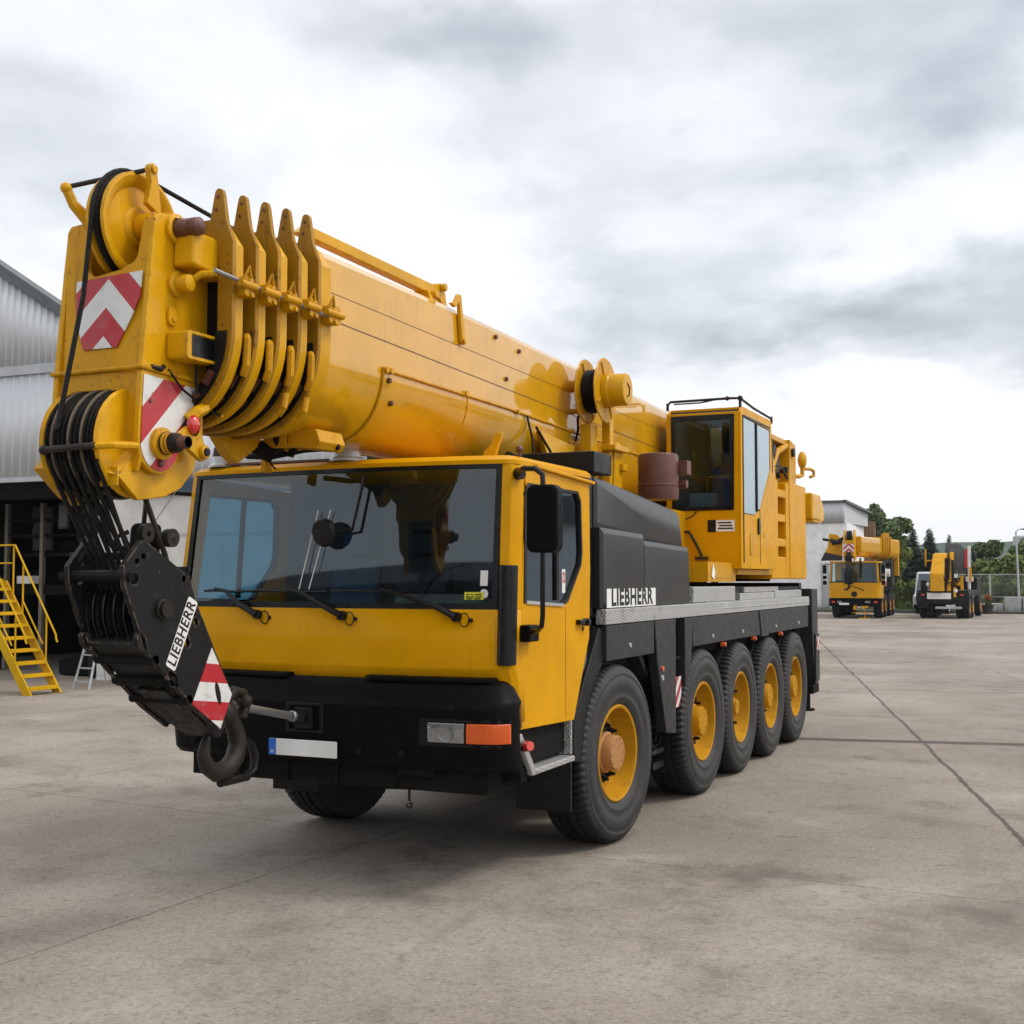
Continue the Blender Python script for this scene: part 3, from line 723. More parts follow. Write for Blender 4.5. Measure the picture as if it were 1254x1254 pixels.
# cab step on the door side
for sd in (1, -1):
    def X(a, b): return (a, b) if sd > 0 else (-b, -a)
    st = empty('cab_step', (0, 0, 0), 0, CR)
    G().box(*X(1.03, 1.325), -1.38, -.67, .735, .775).build('step_tread', 'chequer', st, bevel=.008)
    G().box(*X(1.03, 1.30), -.69, -.66, .78, 1.05).build('step_riser', 'chequer', st, bevel=.004)
    G().prism([(-1.66, 1.02), (-1.60, 1.03), (-1.34, .735), (-1.42, .735)], 'x', *X(1.29, 1.325)).build('step_bracket', 'alu', st, bevel=.005)
    g = G(); g.box(*X(1.0, 1.29), -1.60, -1.55, .99, 1.03); g.box(*X(.98, 1.28), -1.52, -1.42, .70, .80); g.cyl((sd*1.25, -1.5, .93), (sd*1.35, -1.58, .95), .035); g.build('step_frame', 'chassis', st)
    g = G(); g.cyl((sd*1.35, -1.585, .95), (sd*1.385, -1.605, .955), .036, .03); g.cyl((sd*1.29, -1.69, .99), (sd*1.30, -1.73, .99), .032, .026); g.build('marker_lamp', 'redlens', st)

# the passenger half of the cab is a little wider and spreads towards the sill
def widen(o):
    if o.name.split('.')[0] == 'wiper': return
    if o.type == 'MESH' and not o.get('_w'):
        o['_w'] = 1
        for v in o.data.vertices:
            if v.co.x < 0:
                k = 1.045 + .05*max(0, min(1, (2.80-v.co.z)/.95))
                v.co.x *= 1 + (k-1)*min(1, -v.co.x/.6)
    for c in kids(o): widen(c)
for o in kids(CR):
    if o.name.split('.')[0] in ('front_panel', 'roof', 'windscreen_pillar', 'air_deflector', 'door', 'windscreen', 'cab_rear_wall', 'wing_mirror'): widen(o)
for o in bpy.data.objects:
    if '_w' in o: del o['_w']
# ================================================================== superstructure
g = G(); g.cyl((0, 4.4, 1.67), (0, 4.4, 2.0), .85, .85, 48); g.box(-.9, .9, 3.4, 7.4, 2.0, 2.10)
g.cyl((1.0, 4.3, 1.94), (1.0, 4.3, 2.06), .04); g.box(.7, 1.2, 4.05, 4.2, 2.0, 2.08)
g.build('turntable', 'chassis', CR)
g = G()
g.box(.70, 1.32, 4.05, 7.55, 2.075, 2.14)
g.box(.45, .80, 2.2, 7.3, 2.15, 2.75); g.box(-.80, -.45, 2.2, 7.3, 2.15, 2.75)
g.prism([(3.6, 2.6), (7.2, 2.6), (7.1, 3.7), (6.0, 3.9), (5.0, 3.2)], 'x', .50, .60); g.prism([(3.6, 2.6), (7.2, 2.6), (7.1, 3.7), (6.0, 3.9), (5.0, 3.2)], 'x', -.60, -.50)
g.build('revolving_frame', 'yellow', CR, bevel=.012)
g = G(); g.box(.72, 1.30, 2.95, 4.04, 2.0, 2.20); g.box(1.302, 1.306, 3.2, 3.9, 2.04, 2.16)
g.build('slew_bracket', 'wornyellow', CR, bevel=.012)
g = G(); g.prism([(3.06, 2.06), (3.16, 2.02), (3.2, 2.10), (3.12, 2.18)], 'x', 1.306, 1.309); g.build('faded_decal', 'white', CR)
g = G(); g.box(1.22, 1.31, 4.15, 5.6, 2.078, 2.125) ; g.build('cab_footboard', 'alu', CR, bevel=.006)
# crane operator cab
OC = (.585, 1.40, 3.90, 5.55)
x0, x1, y0, y1 = OC
g = G()
cs = [(y0, 2.14), (y1, 2.14), (y1, 3.25), (5.36, 3.62), (5.36, 3.86), (y0+.12, 3.86), (y0+.02, 3.80)]
swin = [(3.99, 2.72), (4.50, 2.72), (4.78, 2.80), (5.28, 3.28), (5.28, 3.74), (3.99, 3.76)]
g.prism(cs, 'x', x1-.03, x1, [swin]); g.prism(cs, 'x', x0, x0+.03, [swin])
g.prism([(x0+.03, 2.14), (x1-.03, 2.14), (x1-.03, 3.80), (x0+.03, 3.80)], 'y', y0, y0+.03, [[(x0+.075, 2.765), (x1-.085, 2.765), (x1-.075, 3.765), (x0+.065, 3.765)]])
g.prism([(x0+.03, 2.14), (x1-.03, 2.14), (x1-.03, 3.25), (x0+.03, 3.25)], 'y', y1-.03, y1)
g.box(x0+.03, x1-.03, y0+.1, 5.36, 3.832, 3.858); g.box(x0+.03, x1-.03, y0+.03, y1-.03, 2.14, 2.18)
oc = g.build('operator_cab', 'cabyellow', CR, bevel=.01)
g = G(); g.prism([(x0+.085, 2.775), (x1-.095, 2.775), (x1-.085, 3.755), (x0+.075, 3.755)], 'y', y0-.004, y0+.0)
g.build('front_window', 'cabglass', oc)
g = G(); g.prism([(x0+.065, 2.755), (x1-.075, 2.755), (x1-.065, 3.775), (x0+.055, 3.775)], 'y', y0-.012, y0+.02, [[(x0+.115, 2.80), (x1-.125, 2.80), (x1-.115, 3.715), (x0+.105, 3.715)]])
g.build('window_rubber', 'blackgloss', oc, bevel=.004)
g = G(); g.prism([(4.0, 2.73), (4.50, 2.73), (4.775, 2.81), (5.27, 3.285), (5.27, 3.73), (4.0, 3.75)], 'x', x1-.012, x1-.006); g.build('side_window', 'paleglass', oc)
g = G(); g.prism([(4.0, 2.73), (4.50, 2.73), (4.775, 2.81), (5.27, 3.285), (5.27, 3.73), (4.0, 3.75)], 'x', x0+.006, x0+.012); g.build('side_window', 'sideglass', oc)
g = G(); g.box(x1-.005, x1+.006, 4.60, 4.64, 2.77, 3.76); g.box(x1-.028, x1+.008, 3.985, 4.005, 2.2, 3.77); g.box(x1-.03, x1+.004, 5.37, 5.40, 3.26, 3.66); g.box(x1-.02, x1+.004, 4.735, 4.745, 2.2, 2.80); g.box(x1-.02, x1+.006, 4.02, 5.26, 3.755, 3.775)
g.build('window_divider', 'black', oc)
g = G(); g.prism(rrect(4.62, 4.70, 2.52, 2.70, .03), 'x', x1, x1+.02); g.build('door_handle', 'blackgloss', oc, bevel=.005)
g = G(); g.prism(rrect(4.27, 4.42, 2.28, 2.52, .04), 'x', x1, x1+.008); g.cyl((x1, 4.95, 2.52), (x1+.006, 4.95, 2.52), .035); g.build('door_recess', 'wornyellow', oc, bevel=.003)
g = G(); g.tube([(x0+.02, y0+.0, 3.90), (x0+.06, y0-.03, 3.93), (x1-.10, y0-.03, 3.935), (x1, y0, 3.935), (x1, y0+.6, 3.90), (x1, 5.36, 3.885)], .014); g.tube([(x0+.1, y0-.02, 3.905), (x0+.4, y0-.06, 3.90), (x1-.25, y0-.03, 3.93)], .008)
for p in ((x0+.02, y0, 3.84), (x1, y0, 3.84), (x1, 5.36, 3.83)): g.tube([p, (p[0], p[1], p[2]+.08)], .016)
g.ball((x1, y0, 3.935), .03); g.ball((x1-.13, y0-.03, 3.935), .025)
g.build('roof_rail', 'hooksteel', oc)
sg = G().box(x1-.34, x1-.07, y0-.008, y0, 2.53, 2.65).build('instruction_plate', 'white', oc)
g = G(); g.box(x1-.36, x1-.27, y0-.010, y0-.008, 2.525, 2.655)
for k in range(3): g.box(x1-.25+.015*(k % 2), x1-.085-.01*k, y0-.0095, y0-.008, 2.555+.03*k, 2.57+.03*k)
g.build('plate_print', 'black', sg)
g = G(); g.tube([(x0+.06, y0-.02, 2.52), (x0+.26, y0-.05, 2.53), (x0+.34, y0-.05, 2.40), (x0+.40, y0-.05, 2.27)], .016); g.box(x0+.33, x0+.46, y0-.07, y0-.0, 2.235, 2.265); g.tube([(x0+.2, y0-.02, 2.66), (x0+.3, y0-.02, 2.70), (x0+.34, y0-.02, 2.75)], .007)
g.build('step_bar', 'hooksteel', oc)
s = empty('operator_seat', (0, 0, 0), 0, CR)
G().box(.80, 1.22, 4.4, 4.9, 2.55, 2.70).build('seat_cushion', 'bluecloth', s, bevel=.05, seg=3)
G().prism([(4.82, 2.65), (4.96, 3.32), (5.06, 3.32), (5.0, 2.65)], 'x', .80, 1.22).build('seat_back', 'bluecloth', s, bevel=.05, seg=3)
G().box(.90, 1.12, 4.96, 5.05, 3.34, 3.5).build('headrest', 'bluecloth', s, bevel=.04, seg=3)
g = G(); g.box(.72, .82, 4.2, 4.8, 2.6, 2.85); g.box(1.22, 1.30, 4.2, 4.8, 2.6, 2.82); g.box(.8, 1.1, 4.0, 4.15, 2.5, 2.95); g.build('control_console', 'interior', CR, bevel=.02)
g = G(); g.prism([(x0+.035, 2.185), (x1-.035, 2.185), (x1-.035, 3.24), (x0+.035, 3.24)], 'y', y1-.05, y1-.035, [[(x0+.1, 2.75), (x0+.30, 2.75), (x0+.30, 3.18), (x0+.1, 3.18)]]); g.prism([(3.95, 2.2), (5.5, 2.2), (5.5, 2.72), (3.95, 2.70)], 'x', x0+.034, x0+.045); g.prism([(3.95, 2.2), (5.5, 2.2), (5.5, 2.72), (3.95, 2.70)], 'x', x1-.045, x1-.034); g.box(x0+.04, x1-.04, 3.98, 5.34, 3.80, 3.825); g.prism([(5.30, 3.25), (5.50, 3.25), (5.34, 3.60), (5.34, 3.80), (5.30, 3.80)], 'x', x0+.036, x0+.10); g.prism([(5.46, 3.25), (5.50, 3.25), (5.33, 3.62), (5.33, 3.80), (5.30, 3.80), (5.30, 3.60)], 'x', x0+.24, x1-.20); g.prism([(3.97, 2.7), (5.3, 2.7), (5.3, 3.78), (3.97, 3.78)], 'x', x0+.034, x0+.042, [[(4.75, 3.15), (5.1, 3.15), (5.1, 3.5), (4.75, 3.5)]]); g.box(x1-.04, x1-.034, 5.28, 5.32, 3.2, 3.75); g.build('cab_lining', 'interior', oc)
G().prism([(5.51, 3.26), (5.515, 3.26), (5.355, 3.62), (5.355, 3.80), (5.35, 3.80), (5.35, 3.62)], 'x', x0+.034, x1-.034).build('rear_window', 'sideglass', oc)
# rear ladder tower, winch frame, ballast
g = G()
g.box(.9, 1.0, 5.62, 7.60, 2.03, 3.20)
for a, b in ((5.63, 5.98), (6.42, 6.60)): g.box(1.0, 1.33, a, b, 2.03, 3.22)
for z in (2.03, 2.42, 2.72, 3.02): g.box(1.0, 1.325, 5.98, 6.42, z, z+.10)
g.box(1.0, 1.34, 6.605, 7.60, 2.03, 3.24)
g.box(1.0, 1.325, 5.98, 6.42, 2.13, 2.30)
g.build('ladder_tower', 'cabyellow', CR, bevel=.015)
g = G()
g.prism([(6.05, 3.15), (6.8, 3.15), (6.85, 3.6), (7.0, 3.74), (6.9, 3.80), (5.9, 3.72), (5.9, 3.66), (6.4, 3.6)], 'x', 1.06, 1.16)
g.prism([(6.78, 3.15), (7.2, 3.15), (7.2, 3.76), (6.85, 3.80)], 'x', 1.16, 1.30)
g.box(.2, 1.06, 6.3, 6.9, 2.9, 3.5); g.box(.9, 1.26, 6.0, 6.9, 3.72, 3.79)
g.tube([(1.2, 6.0, 3.25), (1.22, 6.4, 3.6), (1.24, 6.85, 3.72)], .05)
g.build('winch_frame', 'wornyellow', CR, bevel=.012)
g = G(); g.cyl((1.1, 6.25, 3.60), (1.24, 6.25, 3.60), .09); g.cyl((1.2, 6.95, 3.64), (1.335, 6.95, 3.64), .055); g.box(1.1, 1.24, 6.05, 6.5, 3.42, 3.55); g.cyl((1.2, 6.7, 3.4), (1.3, 6.7, 3.4), .04); g.tube([(1.2, 6.2, 3.3), (1.26, 6.5, 3.42), (1.28, 6.75, 3.3)], .02); g.tube([(1.1, 6.1, 3.3), (1.2, 6.5, 3.36), (1.22, 6.55, 3.3)], .03); g.build('winch_fitting', 'hooksteel', CR)
g = G(); g.tube([(1.25, 7.15, 3.36), (1.32, 7.3, 3.36), (1.34, 7.4, 3.38), (1.34, 7.4, 3.5)], .028); g.ball((1.34, 7.4, 3.58), .10, .6, 1, 1.2); g.tube([(1.34, 7.4, 3.47), (1.40, 7.65, 3.48), (1.42, 7.75, 3.46), (1.42, 7.75, 3.40), (1.38, 7.7, 3.38)], .022)
g.build('rope_guide', 'wornyellow', CR)
g = G(); g.box(-1.2, 1.40, 7.75, 8.35, 2.82, 3.18); g.prism([(8.35, 2.80), (8.68, 2.82), (8.70, 2.97), (8.55, 3.12), (8.35, 3.02)], 'x', -1.1, 1.38); g.box(-1.0, 1.0, 7.3, 8.3, 2.2, 3.0); g.build('counterweight', 'yellow', CR, bevel=.03)
g = G(); g.box(.9, 1.41, 7.76, 8.3, 2.79, 2.818); g.build('counterweight_tray', 'wornyellow', CR)

# ================================================================== boom
def zt(y): return 4.045 - .025*max(0, y+.6)
def usec(w, top, bot, y, n=14, chamf=.055, side=.635):
    zs = top-side
    pts = [(-w+chamf, top), (w-chamf, top), (w, top-chamf)]
    pts += [(w*math.cos(R(-90*k/n))**.85 if k < n else 0., zs-(zs-bot)*math.sin(R(90*k/n))) for k in range(n+1)]
    pts += [(-x, z) for x, z in reversed(pts[3:-1])] + [(-w, top-chamf)]
    return [(x, y, z) for x, z in pts]
BW = .47; BD = 1.12
g = G(); g.loft([usec(BW, zt(y), zt(y)-BD, y) for y in (-2.80, -2.7, -1, 1, 3, 5, 7.0)])
bm_ = g.build('main_boom', 'boomyellow', CR, sharp=25)
# seams and stiffeners along the boom side
g = G()
for sx in (1, -1):
    for a, b, r in (((-2.68, .42), (7.0, .49), .003), ((-2.68, .25), (7, .25), .0014)):
        g.loft([[(sx*(BW-.01), y, zt(y)-d-r), (sx*(BW+.0025), y, zt(y)-d-r), (sx*(BW+.0025), y, zt(y)-d+r), (sx*(BW-.01), y, zt(y)-d+r)] for y, d in (a, b)])
g.build('boom_seam', 'rust', bm_)
def shell(w, top, bot, y, dz0, grow, n=14):
    zs = top-.635; ou = []; inn = []
    side = [(w, top-dz0)] if dz0 < .635 else []
    k0 = 0
    P = side + [(w*math.cos(R(-90*k/n))**.85 if k < n else 0., zs-(zs-bot)*math.sin(R(90*k/n))) for k in range(n+1)]
    P = P + [(-x, z) for x, z in reversed(P[:-1])]
    cz = zs
    return [(x*(1+grow), y, cz+(z-cz)*(1+grow) if z < cz else z) for x, z in P], [(x*.97, y, cz+(z-cz)*.97 if z < cz else z) for x, z in P]
g = G(); secs = []
def endy(x, z): return 0
for y in (-1.95, -1.0, -.9, 1, 3.4):
    o, i = shell(BW, zt(y), zt(y)-BD, y, .628, .016)
    n = len(o)
    if y < -1.9:   # curved leading edge
        o = [(x, yy+ 0 , z) for x, yy, z in o]; i = [(x, yy, z) for x, yy, z in i]
    secs.append(o+list(reversed(i)))
g.loft(secs); wr = g.build('boom_belly_plate', 'boomyellow', bm_, sharp=25)
g = G()
for sx in (1, -1):
    g.tube([(sx*(BW+.012), y, zt(y)-.635) for y in (-1.95, 0, 2, 3.4)], .013, 6)
    for y in (-1.93, -1.87, -.75, .2, 1.4, 2.4): g.cyl((sx*(BW+.005), y, zt(y)-.635), (sx*(BW+.035), y, zt(y)-.635), .024, .022, 10)
o, i = shell(BW, zt(-.7), zt(-.7)-BD, -.7, .62, .020)
g.tube([(x, y, z) for x, y, z in o], .007, 6)
o, i = shell(BW, zt(-1.95), zt(-1.95)-BD, -1.95, .62, .018)
g.tube([(x, y, z) for x, y, z in o], .008, 6)
g.build('boom_plate_edge', 'wornyellow', bm_)
for p in ((BW*.995, -1.88, zt(-1.93)-.70), (BW*.93, -1.80, zt(-1.8)-.84)): G().bolts([p], r=.02, h=.03).build('boom_bolt', 'rust', bm_)
for p in ((BW, .25, zt(.2)-.13), (BW, .0, zt(0)-.40), (BW, 2.1, zt(2)-.15), (BW, -.2, zt(-.2)-.1)): G().bolts([p], r=.02, h=.02).build('boom_bolt', 'rust', bm_)
# telescopic section collars
cols = []
for k in range(5):
    y0c = -3.62+.2*k; T = 3.985+.017*k; B = 2.865+.004*k; w = .515+.006*k; L = .115 if k < 4 else .16
    def outline(w, T, B, fing):
        n = 14; zs = T-.60
        p = [(-w+.09, T)]
        if fing: p += [(w-.155, T+.0), (w-.128, T+.135), (w-.122, T+.155), (w-.110, T+.167), (w-.088, T+.167), (w-.076, T+.155), (w-.070, T+.135), (w-.045, T-.02), (w, T-.13)]
        else: p += [(w-.09, T), (w, T-.13)]
        p += [(w*math.cos(R(-90*j/n))**.85 if j < n else 0., zs-(zs-B)*math.sin(R(90*j/n))) for j in range(n+1)]
        q = [(-w*math.cos(R(-90*j/n))**.85 if j < n else 0., zs-(zs-B)*math.sin(R(90*j/n))) for j in range(n+1)]
        return p + list(reversed(q[:-1])) + [(-w, T-.13)]
    cl = empty('section_collar', (0, 0, 0), 0, CR)
    inner = outline(w-.10, T-.09, B+.09, False)
    g = G(); g.prism(outline(w, T, B, True), 'y', y0c, y0c+.035, [inner]); g.build('collar_flange', 'greasy', cl, bevel=.006)
    g = G(); g.prism(outline(w-.012, T-.012, B+.012, False), 'y', y0c+.036, y0c+L, [inner]); g.build('collar_band', 'yellow', cl, bevel=.006)
    n = 14; zs = T-.60; a_ = []; b_ = []
    for q, (ww, bb) in enumerate(((w-.03, B+.03), (w-.098, B+.088))):
        hh = [(ww*math.cos(R(90*j/n))**.85 if j < n else 0., zs-.02-(zs-.02-bb)*math.sin(R(90*j/n))) for j in range(n+1)]
        (a_ if q == 0 else b_).extend(hh + [(-x, z) for x, z in reversed(hh[:-1])])
    G().prism(a_ + list(reversed(b_)), 'y', y0c-.014, y0c-.001).build('grease_seal', 'rope', cl)
    g = G(); ins = [(x*.93, z) for x, z in outline(w-.09, T-.05, B+.06, False)]; g.prism(ins, 'y', -3.385 if k == 0 else y0c-.10, y0c+.02+(.3 if k == 0 else 0)); g.build('boom_section', 'chassis' if k != 0 else 'black', cl)
    g = G()
    zc = 3.62 - .0*k
    g.prism(rrect(y0c+.045, y0c+L+.01, zc-.06, zc+.05, .02), 'x', w-.02, w+.05); g.cyl((w+.05, y0c+.0, zc), (w+.05, y0c+L+.03, zc), .022); g.tube([(w+.04, y0c+.05, zc+.03), (w+.06, y0c+.07, zc+.10), (w+.05, y0c+.10, zc+.02)], .010)
    g.bolts([(w+.0, y0c+.08, zc+.02), (w, y0c+.10, zc-.05)], r=.018, h=.065)
    g.build('collar_clamp', 'wornyellow', cl, bevel=.004)
    g = G()
    if k > 0:
        g.tube([(w-.03, y0c-.035, 3.36), (w-.01, y0c-.055, 3.34), (w-.015, y0c-.055, 3.20), (w-.05, y0c-.035, 3.15)], .022)
        if k > 2: g.tube([(w-.05, y0c-.04, 3.10), (w-.055, y0c-.055, 3.02), (w-.10, y0c-.04, 2.98)], .02)
        g.build('guide_pad', 'wornyellow', cl)
    else: g.bm.free()
    for a in (35, 52, 68): G().box(-.04, .04, y0c-.03, y0c-.0, -.02, .02, Matrix.Translation(((w-.05)*math.cos(R(a)), 0, T-.60-(T-.6-B-.05)*math.sin(R(a)))) @ Matrix.Rotation(R(a-90), 4, 'Y')).build('wear_pad', 'rust', cl)
    for j in range(2): G().bolts([(w-.100-.012*j, y0c-.002, T+.12-.07*j)], (0, -1, 0), .009, .006).build('collar_bolt', 'rust', cl)
g = G(); g.tube([(.52, -3.78, 3.655), (.545, -3.6, 3.635), (.57, -2.72, 3.60)], .013); g.build('locking_rod', 'steel', CR)
# beam lying along the boom top, its latch, lever
g = G(); g.prism([(-2.72, 4.15), (-2.62, 4.215), (-1.0, 4.20), (-.86, 4.235), (-.80, 4.20), (-.76, 4.06), (-.83, 4.05), (-.88, 4.11), (-1.05, 4.12), (-2.60, 4.145)], 'x', .26, .34)
g.prism([(-1.12, 4.13), (-.95, 4.08), (-.85, 4.02), (-1.05, 4.02)], 'x', .24, .36); g.cyl((.22, -.86, 4.20), (.38, -.86, 4.20), .03); g.cyl((.22, -1.0, 4.12), (.38, -1.0, 4.12), .03)
g.build('jib_stay', 'yellow', CR, bevel=.008)
g = G(); g.prism([(-1.02, 4.04), (-.96, 4.06), (-.90, 4.13), (-.855, 4.13), (-.78, 3.80), (-.80, 3.765), (-.84, 3.78), (-.885, 4.07), (-.95, 4.02)], 'x', BW+.005, BW+.035); g.cyl((BW+.035, -.815, 3.79), (BW+.05, -.815, 3.79), .02); g.build('boom_lever', 'yellow', CR, bevel=.006)
# auxiliary cable reel
rl = empty('cable_reel', (0, 0, 0), 0, CR)
ry, rz = 1.45, 3.715
def flange(x):
    g = G(); g.lathe([(.06, x), (.285, x), (.295, x+.008), (.285, x+.018), (.06, x+.018)], (0, ry, rz), (1, 0, 0), 40)
    for k in range(4):
        a = 2*PI*k/4+.5; g.tube([(x+.02, ry+.1*math.cos(a), rz+.1*math.sin(a)), (x+.02, ry+.27*math.cos(a), rz+.27*math.sin(a))], .010, 6)
    return g
flange(.60).build('reel_flange', 'wornyellow', rl); flange(.78).build('reel_flange', 'wornyellow', rl)
g = G(); prof = [(.06, .62)]
for k in range(8): prof += [(.185, .624+.019*k), (.197, .6335+.019*k), (.185, .642+.019*k)]
prof += [(.06, .778)]
g.lathe(prof, (0, ry, rz), (1, 0, 0), 40); g.build('wound_cable', 'rope', rl)
g = G(); g.lathe([(.06, .80), (.155, .80), (.155, .85), (.145, .86), (.145, .98), (.135, 1.0), (.10, 1.005), (0, 1.005)], (0, ry, rz), (1, 0, 0), 36); g.build('reel_drum_cap', 'yellow', rl)
g = G(); g.tube([(1.006, ry-.03, rz+.05), (1.008, ry+.03, rz+.02), (1.008, ry+.02, rz-.05), (1.006, ry-.04, rz-.07)], .006, 6); g.build('reel_mark', 'black', rl)
g = G(); g.cyl((.46, ry, rz+.06), (.61, ry, rz+.06), .030); g.cyl((.46, ry+.0, rz-.17), (.61, ry, rz-.17), .026); g.cyl((.47, ry, rz+.06), (.50, ry, rz+.06), .055); g.box(.54, .58, ry-.06, ry+.06, rz-.20, rz-.14); g.build('reel_shaft', 'wornyellow', rl)
g = G(); g.tube([(.56, ry-.05, rz-.19), (.56, ry-.1, rz-.26), (.55, ry-.06, rz-.33), (.53, ry-.02, rz-.36), (.50, ry, rz-.44)], .012); g.build('reel_hose', 'blackgloss', rl)
# boom rest / bracket posts beside the engine
g = G(); g.box(.56, .66, 1.42, 1.60, 2.7, 3.42); g.box(.66, .74, 1.70, 1.80, 2.7, 3.55); g.prism([(1.75, 2.7), (1.95, 2.7), (2.02, 3.25), (1.88, 3.30), (1.78, 3.2)], 'x', .56, .76); g.box(.68, .82, 1.62, 2.0, 3.2, 3.25)
g.box(.74, .80, 1.90, 2.02, 3.03, 3.10)
for z in (2.85, 3.0, 3.15): g.cyl((.66, 1.51, z), (.69, 1.51, z), .03)
g.build('boom_bracket', 'yellow', CR, bevel=.008)
g = G(); g.prism([(.55, 3.27), (1.35, 3.22), (1.25, 2.95), (.80, 2.95)], 'x', .49, .54); g.build('boom_gusset', 'yellow', CR, bevel=.01)
g = G(); g.tube([(.49, .38, 3.38), (.52, .42, 3.2), (.54, .43, 2.95)], .010); g.tube([(.52, .50, 3.30), (.6, .62, 3.1), (.62, .66, 2.98)], .012); g.tube([(.50, 1.3, 3.25), (.52, 1.32, 3.0)], .010); g.build('hydraulic_hose', 'blackgloss', CR)
g = G(); g.cyl((0, 2.6, 2.5), (0, -.1, 2.90), .13); g.box(-.3, .3, -.3, .3, 2.80, 2.95); g.build('luffing_cylinder', 'wornyellow', CR)
# brackets hanging under the front of the boom
g = G(); g.prism([(-2.95, 2.90), (-2.3, 2.92), (-2.2, 2.86), (-2.55, 2.86), (-2.75, 2.74), (-2.85, 2.80)], 'x', -.16, -.08); g.box(-.08, .10, -2.50, -2.28, 2.855, 2.94); g.prism([(.10, 2.86), (.32, 2.84), (.35, 2.885), (.32, 2.965), (.12, 2.975)], 'y', -2.5, -2.2)
g.box(-.42, -.38, -2.05, -1.97, 2.75, 2.93)
g.build('boom_underbracket', 'wornyellow', CR, bevel=.008)
g = G(); g.tube([(-.42, -2.2, 2.85), (-.2, -2.25, 2.83), (.1, -2.3, 2.86), (.35, -2.28, 2.87)], .02); g.tube([(.02, -2.5, 2.94), (.03, -2.46, 2.83), (.08, -2.42, 2.82), (.12, -2.40, 2.92)], .026); g.cyl((-.22, -2.55, 2.93), (-.02, -2.48, 2.81), .05); g.cyl((-.35, -2.45, 2.96), (-.1, -2.5, 2.84), .035); g.tube([(-.15, -2.35, 2.83), (-.13, -2.33, 2.77), (-.11, -2.31, 2.74)], .006)
g.ball((.12, -2.35, 2.93), .045); g.build('under_hoses', 'chassis', CR)

# ================================================================== boom head
bh = empty('boom_head', (0, 0, 0), 0, CR)
X2 = .272
plate = [(-3.983, 3.70), (-3.962, 3.88)] + [(y, z) for y, z in arc(-3.90, 3.90, .055, 180, 80, 5)] + [(-3.62, 3.985), (-3.40, 3.90), (-3.40, 3.10), (-3.47, 3.07), (-3.60, 2.93), (-3.72, 2.76)] + arc(-3.90, 2.74, .165, -30, -170, 8) + [(-4.062, 2.80), (-4.045, 3.10)]
G().prism(plate, 'x', X2-.035, X2).build('side_plate', 'yellow', bh, bevel=.008)
G().prism(plate, 'x', -.325, -.29).build('side_plate', 'yellow', bh, bevel=.008)
# front cover with slots for both sheaves, leaning slightly
def fy(z): return -3.955-.09*min(1, max(0, (3.95-z)/.85))
outer = [(-.321, 2.62), (-.321, 3.90), (-.30, 3.935), (-.20, 3.945), (-.17, 3.90), (-.155, 3.74)] + arc(-.09, 3.70, .065, 180, 270, 4)[1:] + [(.08, 3.66)] + arc(.12, 3.74, .06, 270, 360, 4) + [(.195, 3.90), (.215, 3.93), (X2-.004, 3.93), (X2-.004, 2.64), (.245, 2.58), (.115, 2.62), (.115, 2.80)] + arc(.035, 2.93, .08, 0, 90, 5) + arc(-.16, 2.93, .08, 90, 180, 5) + [(-.24, 2.62)]
g = G(); g.prism(outer, 'y', 0, .03)
for v in g.bm.verts: v.co.y += fy(v.co.z)-.004
g.build('front_plate', 'wornyellow', bh, bevel=.006)
g = G(); g.box(-.28, .235, -3.90, -3.42, 3.02, 3.05); g.box(-.28, .235, -3.42, -3.39, 3.05, 3.9); g.box(-.28, .235, -3.55, -3.5, 2.8, 3.02); g.build('head_web', 'wornyellow', bh)
g = G(); g.box(-.28, .235, -3.38, -3.30, 3.0, 3.8); g.build('head_rear_plate', 'black', bh)
g = G()
zz = 3.115
g.tube([(-.33, fy(zz)-.008, zz+.0), (X2+.006, fy(zz)-.008, zz+.005), (X2+.012, -3.9, zz), (X2+.012, -3.42, zz-.012), (X2+.012, -3.40, zz-.03), (X2+.012, -3.40, 2.93)], .013, 8)
g.build('head_rib', 'wornyellow', bh)
bd = stripes('chevron_board_stripes', (1, 0, 1, True, .005), .31, -3.61+.31*20+.155)
g = G(); g.prism([(-.215, 3.615), (.225, 3.635), (.225, 3.50), (.185, 3.40), (.10, 3.235), (-.125, 3.235), (-.19, 3.40), (-.205, 3.47)], 'y', -.010, -.002)
for v in g.bm.verts: v.co.y += fy(v.co.z)
g.build('chevron_board', bd, bh)
g = G(); g.prism([(-4.03, 3.085), (-3.56, 3.06), (-3.52, 3.0), (-3.60, 2.93), (-3.725, 2.765)] + arc(-3.90, 2.74, .150, -30, -170, 8) + [(-4.045, 2.80)], 'x', X2+.002, X2+.006); g.build('striped_board', stripes('head_board_stripes', (0, -1, 1, False, 0), .37, .075), bh)
g = G(); g.bolts([(X2+.006, -3.63, 3.0), (X2+.006, -3.90, 2.63), (X2+.006, -3.66, 2.78)], r=.02, h=.02); g.bolts([(X2, -3.52, 3.75), (X2, -3.5, 3.35), (X2, -3.98, 2.95)], r=.012, h=.012); g.build('board_bolts', 'rust', bh)
